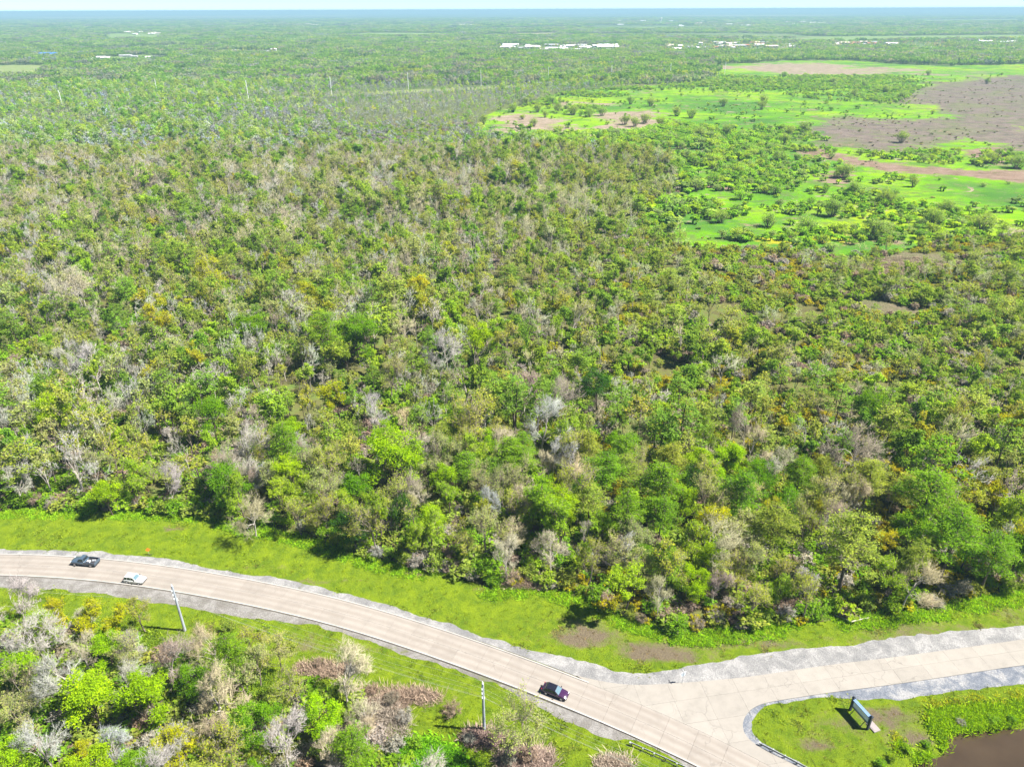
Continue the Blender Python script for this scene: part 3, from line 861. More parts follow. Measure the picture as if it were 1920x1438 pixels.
def grow(kind, seed, H, lod=1.0):
    """returns (wood V,F), (crown V, F3, F4, lv, matidx)"""
    r = np.random.default_rng(seed)
    f = Form(); leaf_c = []; leaf_s = 0.3; up = .35; asp = .6
    if kind in ('bare', 'budding', 'broad', 'open'):
        if kind == 'broad': R0, hb, nl, ns, nt = .34 * H, .30, 12, 6, 6
        elif kind == 'open': R0, hb, nl, ns, nt = .30 * H, .34, 8, 6, 8
        else: R0, hb, nl, ns, nt = .32 * H, .28, 9, 6, 8
        nl = max(5, int(nl * min(1, lod + .35))); ns = max(3, int(ns * min(1, lod + .2)))
        lean = r.normal(size=2) * .05 * H
        R0 *= r.uniform(.78, 1.2)
        top = np.array([lean[0], lean[1], H * (.66 if kind != 'broad' else .72)])
        tr = curve(np.zeros(3), top, 5, r, .05)
        r_t = .013 * H + .04
        tr[0] -= [0, 0, .3]
        f.limb(tr, r_t * 1.25, r_t * .45, 7 if lod >= 1 else 4)
        tips = []; TA = []; TE = []
        bias = r.normal(size=2) * .25 * R0                       # crowns lean to one side
        for i in range(nl):
            ang = r.uniform(0, 6.283); zf = r.uniform(.46, 1.0) ** .9
            if i == 0: zf = 1.0
            env = math.sqrt(max(.08, 1 - ((zf - .66) / .42) ** 2))
            rad = R0 * env * r.uniform(.35, 1.0)
            lc = np.array([lean[0] + bias[0] + math.cos(ang) * rad, lean[1] + bias[1] + math.sin(ang) * rad, zf * H * .93])
            LR = R0 * (r.uniform(.34, .62) if kind != 'broad' else r.uniform(.34, .56))
            tt = r.uniform(.30, .95)
            st = np.array([np.interp(tt, np.linspace(0, 1, 6), tr[:, k]) for k in range(3)])
            st[2] = min(st[2], lc[2] - .08 * H)
            lp = curve(st, lc, 3, r, .10, -.06)
            f.limb(lp, r_t * .42, r_t * .14, 5 if lod >= 1 else 3)
            axis = lc - st; axis /= np.linalg.norm(axis) + 1e-9
            for j in range(ns):
                sc_ = lc + (rdir(r, 1, .3)[0] + axis * .35) * LR * r.uniform(.4, .95)
                q = np.array([np.interp(r.uniform(.4, 1), np.linspace(0, 1, 4), lp[:, k]) for k in range(3)])
                sp_ = curve(q, sc_, 2, r, .10, -.05)
                if lod >= .6: f.limb(sp_, r_t * .15, r_t * .06, 3)
                n_t = max(3, int(nt * min(1, lod)))
                dirs = rdir(r, n_t, .5) + axis * .5; dirs /= np.linalg.norm(dirs, axis=1)[:, None]
                L = LR * r.uniform(.35, .85, (n_t, 1))
                e = sc_ + dirs * L
                tips.append(e)
                k_ = r.integers(0, 2, n_t)
                a_ = np.where(k_[:, None] == 0, sp_[1], sp_[2])
                TA.append(a_); TE.append(e)
                if kind != 'broad' or lod >= 1:
                    f.twigs(a_, e, np.full(n_t, .032 if kind != 'broad' else .02))
                if kind in ('bare', 'budding', 'open'):
                    m_ = {'bare': 8, 'budding': 4, 'open': 3}[kind] if lod >= 1 else 4
                    tt_ = r.uniform(.3, 1, (n_t * m_, 1)); aa = np.repeat(a_, m_, 0) * (1 - tt_) + np.repeat(e, m_, 0) * tt_
                    dd = np.repeat(dirs, m_, 0) * .8 + rdir(r, n_t * m_, .2) * .7
                    ee = aa + dd * L.mean() * r.uniform(.35, .85, (n_t * m_, 1))
                    f.twigs(aa, ee, np.full(n_t * m_, (.020 if kind == 'bare' else .016) * (1 if lod >= 1 else 2.2)))
                    TA.append(aa); TE.append(ee)
        tips = np.vstack(tips); TA = np.vstack(TA); TE = np.vstack(TE)
        tot = {'bare': 0, 'budding': 3300, 'broad': 8000, 'open': 6000}[kind]
        if lod < 1: tot = int(tot * .32)
        if tot:
            if kind == 'broad':
                c = tips[r.integers(0, len(tips), tot)] + r.normal(size=(tot, 3)) * .036 * H * np.array([1, 1, .7])
            else:
                ii = r.integers(0, len(TA), tot); u_ = r.uniform(.35, 1.08, (tot, 1))
                c = TA[ii] * (1 - u_) + TE[ii] * u_ + r.normal(size=(tot, 3)) * (.008 if kind == 'budding' else .013) * H
            leaf_c.append(c); leaf_s = {'budding': .13, 'broad': .175, 'open': .155}[kind] * (1 if lod >= 1 else 1.9)
    elif kind == 'cypress':
        top = np.array([r.normal() * .02 * H, r.normal() * .02 * H, H * .97])
        tr = curve(np.zeros(3), top, 6, r, .015); tr[0] -= [0, 0, .3]
        f.limb(tr[:2], .030 * H, .019 * H, 8 if lod >= 1 else 4)
        f.limb(tr[1:], .019 * H, .004 * H, 7 if lod >= 1 else 4)
        nb = 30 if lod >= 1 else 16
        for i in range(nb):
            t = .42 + .56 * (i / nb) ** .9; ang = 2.4 * i + r.uniform(-.5, .5)
            L = H * (.30 * (1 - ((t - .42) / .58) ** 2.0) + .06) * r.uniform(.6, 1.12)
            s0 = np.array([np.interp(t, np.linspace(0, 1, 7), tr[:, k]) for k in range(3)])
            e = s0 + np.array([math.cos(ang) * L, math.sin(ang) * L, L * r.uniform(.02, .30)])
            bp = curve(s0, e, 3, r, .05, -.06)
            f.limb(bp, .006 * H, .002 * H, 3)
            nsp = max(6, int(34 * lod * L / (.3 * H)) + 4)
            tt_ = r.uniform(.25, 1.08, nsp)
            base = np.stack([np.interp(tt_, np.linspace(0, 1, 4), bp[:, k]) for k in range(3)], 1)
            side = np.array([-math.sin(ang), math.cos(ang), 0])
            w_ = (.42 * L * (1.15 - tt_))[:, None] * r.uniform(-1, 1, (nsp, 1))
            ce = base + side * w_ + r.normal(size=(nsp, 3)) * [.03 * H, .03 * H, .012 * H]
            if lod >= 1: f.twigs(base, ce, np.full(nsp, .018))
            m_ = 6 if lod >= 1 else 3
            leaf_c.append(np.repeat(ce, m_, 0) + r.normal(size=(nsp * m_, 3)) * [.028 * H, .028 * H, .010 * H])
        leaf_s = .24 if lod >= 1 else .45; up = .9; asp = .38
    elif kind in ('shrub', 'bramble', 'willow'):
        R0 = H * (.62 if kind != 'willow' else .5)
        nstem = {'shrub': 7, 'bramble': 12, 'willow': 14}[kind]
        for i in range(nstem):
            ang = 2.4 * i; rr_ = R0 * math.sqrt((i + .5) / nstem) * r.uniform(.75, 1.05)
            zz = H * (.80 - .38 * (rr_ / R0) ** 2) * r.uniform(.75, 1.12)
            e = np.array([math.cos(ang) * rr_, math.sin(ang) * rr_, zz])
            s0 = np.array([math.cos(ang) * rr_ * .25, math.sin(ang) * rr_ * .25, -.15])
            bp = curve(s0, e, 3, r, .08, -.12)
            f.limb(bp, .022 * H, .006 * H, 3)
            nt = int({'shrub': 14, 'bramble': 22, 'willow': 14}[kind] * min(1, lod + .2))
            tt_ = r.uniform(.35, 1, nt); base = np.stack([np.interp(tt_, np.linspace(0, 1, 4), bp[:, k]) for k in range(3)], 1)
            dd = rdir(r, nt, .5 if kind != 'willow' else 1.4) * (H * r.uniform(.12, .32, (nt, 1)))
            f.twigs(base, base + dd, np.full(nt, .02 if lod >= 1 else .04))
            if kind == 'bramble':
                k2 = np.repeat(base + dd * .5, 4, 0); f.twigs(k2, k2 + rdir(r, len(k2), .1) * H * r.uniform(.08, .25, (len(k2), 1)), np.full(len(k2), .016 if lod >= 1 else .04))
                nlv = 1
            else: nlv = 9 if lod >= 1 else 3
            c = np.repeat(base + dd * .8, nlv, 0)
            leaf_c.append(c + r.normal(size=c.shape) * H * .065)
        leaf_s = ({'shrub': .17, 'bramble': .10, 'willow': .15}[kind]) * (1 if lod >= 1 else 1.9) * (H / 3.2) ** .5
        if kind == 'willow': asp = .35
    # assemble
    WV = []; WF = []; b = 0
    for n in sorted(set(w[4] for w in f.w)):
        S = [w for w in f.w if w[4] == n]
        v, q = segs_mesh([s[0] for s in S], [s[1] for s in S], np.array([s[2] for s in S]), np.array([s[3] for s in S]), n)
        WV.append(v); WF.append(q + b); b += len(v)
    WV = np.vstack(WV); WF = np.vstack(WF)
    CV = []; F3 = np.zeros((0, 3), int); b = 0; lv3 = np.zeros(0)
    if f.t:
        v, q = segs_mesh(np.vstack([t[0] for t in f.t]), np.vstack([t[1] for t in f.t]), np.concatenate([t[2] for t in f.t]), None, 3)
        CV.append(v); F3 = q; b = len(v); lv3 = np.repeat(r.random(len(q) // 3), 3)
    F4 = np.zeros((0, 4), int); lv4 = np.zeros(0)
    if leaf_c:
        c = np.vstack(leaf_c); c = c[c[:, 2] > .1]
        v, q = leaves_mesh(c, leaf_s, r, up, asp)
        CV.append(v); F4 = q + b
        lv4 = np.clip(.5 * r.random(len(q)) + .5 * vnoise(c[:, 0] * 1.0 + c[:, 2], c[:, 1] + c[:, 2], H * .13, seed), 0, 1)
    return (WV, WF), (np.vstack(CV), F3, F4, np.concatenate([lv3, lv4]))


TWIGTONE = simple('twig_bark', (0.24, 0.20, 0.155), 0.95, spec=0.05, scale=1.0)


def form_meshes(kind, seed, H, bark, bare):
    (wv, wf), (cv, f3, f4, lv) = grow(kind, seed, H)
    wm = mesh_np('trunk', wv, [wf], bark)
    mi = np.concatenate([np.zeros(len(f3), int), np.ones(len(f4), int)])
    cm = mesh_np('crown', cv, [x for x in (f3, f4) if len(x)], [M_TWIG if bare else TWIGTONE, M_LEAF], mi, lv)
    return wm, cm


def joined(kind, seed, H, bark, bare, lod):
    (wv, wf), (cv, f3, f4, lv) = grow(kind, seed, H, lod)
    V = np.vstack([wv, cv]); b = len(wv)
    F = [wf] + [x + b for x in (f3, f4) if len(x)]
    mi = np.concatenate([np.zeros(len(wf), int), np.ones(len(f3), int), np.full(len(f4), 2)])
    l = np.concatenate([np.full(len(wf), .5), lv])
    return mesh_np('wood_form', V, F, [bark, M_TWIG if bare else TWIGTONE, M_LEAF], mi, l)


SPEC = {   # kind, design height, bark, twigs take the tint, how many designs
    'bare': ('bare', 12.0, M_BARK_PALE, True, 5), 'budding': ('budding', 12.0, M_BARK_MID, False, 6), 'broad': ('broad', 11.0, M_BARK_DARK, False, 5),
    'open': ('open', 12.0, M_BARK_DARK, False, 5), 'cypress': ('cypress', 16.0, M_BARK_DARK, False, 4), 'shrub': ('shrub', 3.2, M_BARK_MID, False, 4),
    'bramble': ('bramble', 2.8, M_BARK_MID, True, 3), 'willow': ('willow', 5.0, M_BARK_MID, False, 3)}
FULL = {}
for k, (kd, H, bark, bare, nv) in SPEC.items():
    FULL[k] = [form_meshes(kd, 100 * (1 + list(SPEC).index(k)) + i, H, bark, bare) for i in range(nv)]
print('tris full', sum(len(c.polygons) * 2 + len(w.polygons) * 2 for v in FULL.values() for w, c in v))

# species: form, name, tint, height range, words
SP = {
    'silver': ('bare', 'bare_tree', (.34, .335, .305), (10, 14), 'bare silver-grey tree'),
    'mauve': ('bare', 'bare_tree', (.26, .215, .175), (9, 14), 'bare mauve-brown tree'),
    'tan': ('bare', 'bare_tree', (.36, .325, .21), (9, 14), 'bare tan twiggy tree'),
    'pale': ('budding', 'budding_tree', (.35, .43, .13), (10, 15), 'pale budding tree'),
    'olive': ('budding', 'budding_tree', (.33, .41, .035), (10, 15), 'olive budding tree'),
    'spring': ('open', 'leafy_tree', (.27, .43, .018), (10, 15), 'fresh green open tree'),
    'lime': ('broad', 'leafy_tree', (.27, .45, .008), (8, 13), 'bright lime-green tree'),
    'mid': ('broad', 'leafy_tree', (.14, .30, .010), (8, 13), 'mid-green leafy tree'),
    'dark': ('broad', 'leafy_tree', (.055, .14, .018), (7, 10), 'dense dark green tree'),
    'yellow': ('open', 'leafy_tree', (.40, .44, .004), (8, 13), 'golden-yellow tree'),
    'cypress': ('cypress', 'cypress_tree', (.17, .33, .018), (14, 19), 'tall feathery cypress'),
    'cypress_pale': ('cypress', 'cypress_tree', (.29, .38, .05), (13, 18), 'tall pale olive cypress'),
}
SHR = {
    'green_shrub': ('shrub', 'shrub', (.18, .34, .018), (2.2, 4.2), 'green leafy shrub'),
    'lime_shrub': ('shrub', 'shrub', (.24, .39, .02), (2, 3.8), 'lime-green shrub'),
    'grey_shrub': ('bramble', 'shrub', (.31, .295, .25), (2, 3.8), 'grey twiggy shrub'),
    'brown_shrub': ('bramble', 'shrub', (.27, .215, .16), (1.8, 3.4), 'brown leafless shrub'),
    'olive_shrub': ('shrub', 'shrub', (.25, .34, .05), (2.4, 4.4), 'olive shrub'),
    'willow': ('willow', 'willow_shrub', (.24, .38, .07), (4, 7), 'grey-green willow clump'),
}


def weights(px, py):
    """how the woods are mixed, by place; arrays in, dict of arrays out"""
    one = np.ones(np.shape(px))
    left = np.clip((1150 - px) / 500, 0, 1); right = 1 - left
    high = np.clip((560 - py) / 200, 0, 1)            # farther than ~280 m
    near = np.clip((py - 700) / 200, 0, 1)
    thicket = np.exp(-(((px - 790) / 170) ** 2 + ((py - 205) / 45) ** 2))
    band = np.clip(1.2 - np.abs(py - 320) / 170, 0, 1) * np.clip((1250 - px) / 500, 0, 1)
    grove = ((py > 1130) & (px < 900)) * 1.0
    w = {
        'silver': .55 * grove + .085 * one + .15 * left * (1 - high) + .14 * band,
        'mauve': .07 * one + .34 * band + 5.0 * thicket + .03 * right,
        'tan': .45 * grove + .07 * one + .40 * band + .05 * right + 2.2 * thicket,
        'pale': .3 * grove + .14 * one + .10 * left,
        'olive': .16 * one + .14 * right + .06 * high,
        'spring': .15 * one + .05 * high,
        'lime': .10 * one + .04 * near,
        'mid': .13 * one + .04 * high,
        'dark': .035 * one,
        'yellow': .045 * one + .05 * right * (1 - high),
        'cypress': .06 * one + .16 * near * right + .05 * (1 - high),
        'cypress_pale': .04 * one + .12 * near * right,
    }
    return w


def choose(px, py, x, y, r, table=weights):
    w = table(px, py); keys = list(w)
    W = np.stack([w[k] * (.25 + 1.5 * vnoise(x, y, 45, 30 + i) ** 1.5) for i, k in enumerate(keys)], -1)
    W /= W.sum(-1, keepdims=True)
    c = np.cumsum(W, -1); u_ = r.random(len(px))[:, None]
    return keys, np.minimum((u_ > c).sum(-1), len(keys) - 1)


# ---------------------------------------------------------------- where trees stand
wCORR = np.vstack([wEDGE, PL([(2300, 1560)]), wGROVE[::-1]])
HAND = [  # crown centre (photo), crown width in photo pixels, species
    (295, 602, 62, 'yellow'), (577, 556, 58, 'yellow'), (782, 545, 58, 'yellow'), (412, 512, 60, 'yellow'), (628, 750, 62, 'yellow'), (740, 880, 105, 'lime'), (835, 655, 70, 'silver'), (888, 645, 60, 'lime'),
    (730, 705, 60, 'pale'), (1018, 805, 85, 'silver'), (1050, 745, 62, 'mauve'), (985, 738, 75, 'mauve'), (1608, 842, 92, 'mauve'), (1082, 872, 62, 'silver'), (1338, 985, 82, 'yellow'), (1288, 1088, 62, 'lime'), (1262, 860, 60, 'cypress_pale'),
    (1500, 885, 62, 'cypress'), (1738, 925, 110, 'cypress'), (1790, 1005, 100, 'cypress'), (1665, 1085, 75, 'spring'), (1600, 1010, 110, 'cypress_pale'), (1122, 742, 62, 'dark'), (1622, 772, 60, 'mid'), (820, 978, 60, 'lime'),
    (553, 812, 50, 'lime'), (455, 845, 88, 'silver'), (395, 785, 62, 'mid'), (72, 842, 46, 'silver'), (178, 690, 60, 'silver'), (128, 684, 52, 'silver'), (333, 822, 44, 'silver'), (390, 903, 48, 'dark'), (612, 620, 72, 'cypress'),
    (690, 640, 76, 'mid'), (465, 622, 66, 'mid'), (948, 648, 80, 'olive'), (190, 868, 62, 'pale'), (105, 790, 60, 'lime'), (1050, 965, 56, 'lime'), (1128, 985, 62, 'spring'), (948, 1050, 70, 'tan'), (880, 1010, 60, 'olive'), (1205, 1010, 70, 'pale'),
    (1172, 880, 60, 'cypress_pale'), (1900, 965, 90, 'spring'), (1836, 880, 60, 'olive'), (1455, 985, 90, 'cypress_pale'), (1400, 795, 62, 'mauve'), (1035, 1040, 62, 'tan'), (615, 870, 80, 'olive'), (760, 800, 62, 'tan'), (700, 780, 50, 'silver'), (803, 845, 56, 'silver'),
    (1420, 905, 66, 'mid'), (1520, 1100, 60, 'silver'), (1090, 930, 60, 'mid'), (1240, 960, 66, 'cypress'), (650, 985, 66, 'dark'), (560, 965, 60, 'olive'), (470, 960, 70, 'tan'), (510, 900, 62, 'pale'), (268, 880, 62, 'spring'), (200, 930, 60, 'lime'), (30, 905, 60, 'silver'),
    (1150, 1050, 66, 'pale'), (1390, 1085, 66, 'olive'), (1340, 1100, 60, 'mauve'), (1460, 1110, 60, 'spring'), (1865, 1040, 84, 'cypress'), (1200, 820, 62, 'pale'), (1310, 870, 64, 'lime'), (1690, 820, 60, 'spring'), (1790, 790, 56, 'olive'), (1895, 800, 62, 'yellow'),
    # the grove on the near side of the road
    (172, 1162, 66, 'yellow'), (222, 1168, 62, 'yellow'), (112, 1150, 60, 'yellow'), (262, 1150, 60, 'olive'), (48, 1178, 80, 'spring'), (135, 1262, 120, 'silver'), (52, 1258, 90, 'lime'), (165, 1312, 105, 'lime'), (285, 1312, 95, 'lime'), (42, 1340, 90, 'pale'), (142, 1352, 48, 'silver'),
    (82, 1402, 100, 'silver'), (212, 1412, 80, 'silver'), (300, 1392, 80, 'yellow'), (232, 1232, 66, 'pale'), (312, 1240, 80, 'mauve'), (395, 1215, 66, 'tan'), (402, 1310, 125, 'tan'), (352, 1372, 80, 'silver'), (455, 1275, 90, 'pale'), (520, 1225, 62, 'pale'), (480, 1345, 80, 'mid'),
    (590, 1345, 78, 'lime'), (532, 1402, 100, 'silver'), (645, 1275, 115, 'tan'), (12, 1420, 80, 'lime'), (425, 1410, 90, 'olive'), (1000, 1375, 110, 'pale'), (12, 1215, 60, 'silver'), (558, 1290, 66, 'olive'), (620, 1415, 84, 'tan'), (350, 1280, 64, 'mid'), (690, 1350, 60, 'tan'), (255, 1440, 90, 'mid'), (150, 1460, 90, 'lime'),
    (200, 1225, 64, 'lime'), (470, 1200, 56, 'olive'),
]
GLINE = np.array(GROVE, float)


class Tree:
    pass


trees = []
DES_R = {'bare': .80, 'budding': .80, 'broad': .86, 'open': .78, 'cypress': .56}     # crown width over height of the designs
for cx, cy_, wpx, s in HAND:
    form, nm, tint, (h0, h1), words = SP[s]
    h = 11.0
    for _ in range(4):
        g0 = P(cx, cy_, h * .66)
        depth = -((np.array([g0[0], g0[1], h * .66 - CAM_H])) @ _R3)[2]
        wm = wpx * depth / FPX
        h = min(max(wm / DES_R[form], 5.0), 21.0)
    cap = 12.5 if (cy_ > 1120 and cx < 900) else h1 + 1.5
    if form != 'cypress': h = min(h, cap)
    if cy_ < 800: h = max(h, 14.5)
    g0 = P(cx, cy_, h * .66)
    t = Tree(); t.x, t.y = g0; t.h = h; t.s = s; t.hand = True; t.w = min(1.5, wm / (DES_R[form] * h)) * (.86 if form == 'cypress' else 1)
    trees.append(t)


def scatter(d0, d1, spacing, r, margin=1.12):
    hw = .74 * margin * d1
    gx, gy = np.meshgrid(np.arange(-hw, hw, spacing), np.arange(d0 * .8, d1 * 1.0, spacing * .87))
    gx = gx + (np.arange(gx.shape[0]) % 2)[:, None] * spacing / 2
    x = (gx + r.uniform(-.42, .42, gx.shape) * spacing).ravel(); y = (gy + r.uniform(-.42, .42, gy.shape) * spacing).ravel()
    d = y
    k = (d >= d0) & (d < d1) & (np.abs(x) < .745 * margin * d + 25)
    return x[k], y[k]


x, y = scatter(55, 215, 6.1, rng, 1.08)
k = ~inside(x, y, wCORR) & ~inside(x, y, wMARSH) & (vnoise(x, y, 15, 72) > .15)
x, y = x[k], y[k]
# keep clear of the trees already placed
hx = np.array([t.x for t in trees]); hy = np.array([t.y for t in trees]); hr = np.array([t.h * .30 for t in trees])
dd = np.sqrt((x[:, None] - hx) ** 2 + (y[:, None] - hy) ** 2)
k = (dd > hr[None] + .8).all(1)
x, y = x[k], y[k]
px, py = to_px(x, y, 6.0)
keys, ci = choose(px, py, x, y, rng)
inview = (px > -60) & (px < 1980) & (py < 1500)
near_list = []
for i in range(len(x)):
    t = Tree(); t.x, t.y, t.s = x[i], y[i], keys[ci[i]]; t.hand = False
    h0, h1 = SP[t.s][3]; t.h = h0 + (h1 - h0) * rng.random() ** 1.2; t.w = rng.uniform(.68, 1.05); t.h *= rng.uniform(.72, 1.1)
    # south-east part of the wood is lower
    if px[i] > 1150 and py[i] < 900: t.h *= .82
    t.px, t.py, t.in_ = px[i], py[i], bool(inview[i])
    near_list.append(t)
near_list.sort(key=lambda t: (not t.in_, t.x ** 2 + t.y ** 2))
n_ind = 300 - len(trees)
near_list = [t for t in near_list if not (t.px > 800 and t.py > 1180) and not (270 < t.px < 400 and 1120 < t.py < 1245)]
for t in near_list:
    if t.py > 1130 and t.px < 900: t.h *= .8
cut = near_list[n_ind:]
trees += near_list[:n_ind]
print('individual trees', len(trees), 'rest near', len(cut), 'reach', max(t.y for t in trees))
for t in trees: t.px, t.py = [float(v) for v in to_px(t.x, t.y, t.h * .6)]

# label words: where a tree stands
wEDGE_px = np.array(EDGE, float)
COLS = [(-200, 'the left end of the road'), (110, 'the dark pickup'), (215, 'the white car'), (330, 'the leaning utility pole'), (450, 'the grass strip'), (600, 'the curve start'), (740, 'the curve middle'),
        (870, 'the tall utility pole'), (985, 'the purple car'), (1110, 'the road fork'), (1230, 'the small road sign'), (1360, 'the concrete apron'), (1500, 'the side road mouth'), (1600, 'the entrance board'), (1720, 'the pond'), (1860, 'the right frame edge')]
ORD = ['first', 'second', 'third', 'fourth', 'fifth', 'sixth', 'seventh', 'eighth', 'ninth', 'tenth', 'eleventh', 'twelfth']
def edge_depth(t):
    i = np.argmin(np.hypot(wEDGE[:, 0] - t.x, wEDGE[:, 1] - t.y)); return float(np.hypot(wEDGE[i, 0] - t.x, wEDGE[i, 1] - t.y))
cells = {}
for t in trees:
    words = t.words = SP[t.s][4]
    t.north = t.y > 0 and not (t.py > 1100 and t.px < 760) and not (t.px > 760 and t.py > 1200)
    if t.north:
        row = min(int(edge_depth(t) // 9), 9)
        where = ('at the forest edge' if row == 0 else '%s forest row' % (['', 'second', 'third', 'fourth', 'fifth', 'sixth', 'seventh', 'eighth', 'ninth', 'tenth'][row]))
        c_ = [w for x0, w in COLS if t.px >= x0][-1] if t.px >= -200 else COLS[0][1]
        t.cell = words + '|' + where + ', above ' + c_
    else:
        row = min(max(int((t.py - 1110) // 55), 0), 6)
        where = ['at the roadside', 'in the second row', 'in the third row', 'in the middle', 'in the fifth row', 'near the front', 'at the very front'][row] + ' of the near grove'
        c_ = ['its left end', 'left of its centre', 'its centre', 'right of its centre', 'its right end'][min(max(int(t.px // 150), 0), 4)]
        t.cell = words + '|' + where + ', ' + ('at ' if 'end' in c_ or c_ == 'its centre' else '') + c_
    cells.setdefault(t.cell, []).append(t)
for cname, ts in cells.items():
    ts.sort(key=lambda t: t.px)
    a_, b_ = cname.split('|')
    b_ = b_.replace(' row of the forest', ' forest row')
    for i, t in enumerate(ts):
        sp_ = ' ' if b_.startswith(('at', 'in', 'near')) else ', '
        if len(ts) == 1: t.label = a_ + sp_ + b_
        elif len(ts) == 2: t.label = a_ + sp_ + b_ + (', left one' if i == 0 else ', right one')
        else: t.label = a_ + sp_ + b_ + ', ' + ('leftmost' if i == 0 else ORD[i] + ' from left')
        if len(t.label.replace('-', ' ').split()) > 16: t.label = t.label.replace(' the ', ' ').replace(', one', '')


def jit(c, r, a=.10):
    k = 1 + r.uniform(-a, a)
    return [float(min(1, c[0] * k * (1 + r.uniform(-a, a)))), float(min(1, c[1] * k)), float(min(1, c[2] * k * (1 + r.uniform(-a, a))))]


PROTO = {}
def plant(form, name, x, y, h, w, tint, label, cat, group, r):
    vi = int(r.integers(len(FULL[form]))); wm_, cm_ = FULL[form][vi]
    key = (form, name, vi)
    if key not in PROTO:
        root = empty(name); a1 = link('trunk' if cat == 'tree' else 'stem', wm_, root); a2 = link('crown' if cat == 'tree' else 'foliage', cm_, root)
        PROTO[key] = root
    else:
        root = copy_tree(PROTO[key])
        root.name = name
    root.location = (x, y, 0); root.rotation_euler = (0, 0, r.uniform(0, 6.283))
    s = h / SPEC[form][1]; root.scale = (s * w, s * w, s)
    tag(root, label, cat, group)
    for ch in root.children:
        if ch.name.startswith(('crown', 'foliage')): ch['tint'] = tint
    return root


for t in trees:
    form, nm, tint, hr_, words = SP[t.s]
    plant(form, nm, t.x, t.y, t.h, t.w, jit(tint, rng), t.label, 'tree', 'trees of the near grove' if not t.north else 'trees of the flooded forest', rng)

# shrubs along the forest edge, the grove edge and the pond: one by one
shr = []
el = resample(wEDGE, 3.6)
epx, epy = to_px(el[:, 0], el[:, 1])
for i in range(len(el)):
    if -30 < epx[i] < 1950:
        o = rng.uniform(.2, 2.8)
        s = rng.choice(['green_shrub', 'lime_shrub', 'grey_shrub', 'brown_shrub', 'olive_shrub'], p=[.28, .14, .2, .16, .22])
        h0, h1 = SHR[s][3]; shr.append((el[i, 0] + rng.uniform(-1, 1), el[i, 1] + o, rng.uniform(h0, h1), s, 'edge'))
for pxx, pyy, h, s in [(700, 1300, 2.5, 'brown_shrub'), (735, 1318, 2.6, 'brown_shrub'), (660, 1262, 2.2, 'grey_shrub'), (760, 1352, 2.8, 'grey_shrub'), (600, 1248, 2.0, 'brown_shrub'), (846, 1340, 3.0, 'brown_shrub'), (880, 1392, 2.2, 'grey_shrub'), (990, 1425, 3.0, 'brown_shrub'), (955, 1430, 2.6, 'grey_shrub'), (900, 1432, 2.4, 'lime_shrub'), (780, 1400, 2.2, 'green_shrub'), (540, 1215, 2.6, 'olive_shrub'), (500, 1190, 2.5, 'lime_shrub'), (430, 1182, 2.6, 'olive_shrub'), (1700, 1408, 1.5, 'lime_shrub'), (1670, 1425, 1.6, 'lime_shrub'), (1650, 1436, 1.5, 'green_shrub'), (1735, 1398, 1.2, 'green_shrub'), (1800, 1358, 1.2, 'grey_shrub'), (1860, 1352, 1.3, 'green_shrub'), (1895, 1352, 1.4, 'green_shrub')]:
    q = P(pxx, pyy); shr.append((q[0], q[1], h, s, 'near'))
scell = {}
for sx, sy, h, s, wh in shr:
    p_, q_ = [float(v) for v in to_px(sx, sy, 1.0)]
    if wh == 'edge':
        key = SHR[s][4] + ' at the forest foot above ' + [w for x0, w in COLS if p_ >= x0][-1]
    else:
        key = SHR[s][4] + (' on the pond bank' if p_ > 1500 else ' near the guardrail' if p_ > 1100 else ' in the rough beside the tall utility pole' if p_ > 740 else ' in the strip between grove and road')
    scell.setdefault(key, []).append((p_, sx, sy, h, s))
for key, ls in scell.items():
    ls.sort()
    for i, (_, sx, sy, h, s) in enumerate(ls):
        lb = key + ('' if len(ls) == 1 else (', left one', ', right one')[i] if len(ls) == 2 else ', leftmost' if i == 0 else ', %s from left' % ORD[i])
        plant(SHR[s][0], 'shrub', sx, sy, h, rng.uniform(.9, 1.25), jit(SHR[s][2], rng), lb, 'shrub', 'shrubs along the wood', rng)

# willow clumps standing in the open marsh
WIL = [(907, 228, 30), (885, 250, 20), (962, 205, 36), (985, 192, 40), (1008, 205, 34), (1033, 190, 26), (1000, 232, 20), (1022, 215, 18), (1045, 205, 36), (1075, 210, 44), (1105, 214, 42), (1128, 212, 30), (1172, 228, 22), (1190, 232, 24), (1210, 226, 30), (1238, 232, 28),
       (1182, 190, 28), (1220, 194, 24), (1356, 194, 28), (1430, 188, 34), (1428, 200, 30), (1310, 252, 26), (1362, 248, 34), (1480, 250, 50), (1508, 244, 40), (1268, 212, 30), (1296, 216, 26), (1470, 266, 40), (1690, 262, 30), (1858, 300, 26), (1905, 310, 40), (1582, 328, 36), (1712, 345, 26), (1500, 148, 60), (1560, 152, 70), (1620, 158, 80),
       (1660, 168, 70), (1600, 176, 60), (1690, 180, 44), (1440, 152, 60), (1380, 154, 60), (1320, 156, 50), (1740, 136, 60), (1470, 140, 50), (1850, 152, 24), (1350, 412, 30), (1460, 300, 40), (1600, 360, 36), (1660, 380, 40), (1560, 400, 44), (1510, 430, 40), (1750, 420, 50), (1840, 430, 60), (1640, 440, 50), (1440, 420, 34), (1770, 395, 36)]
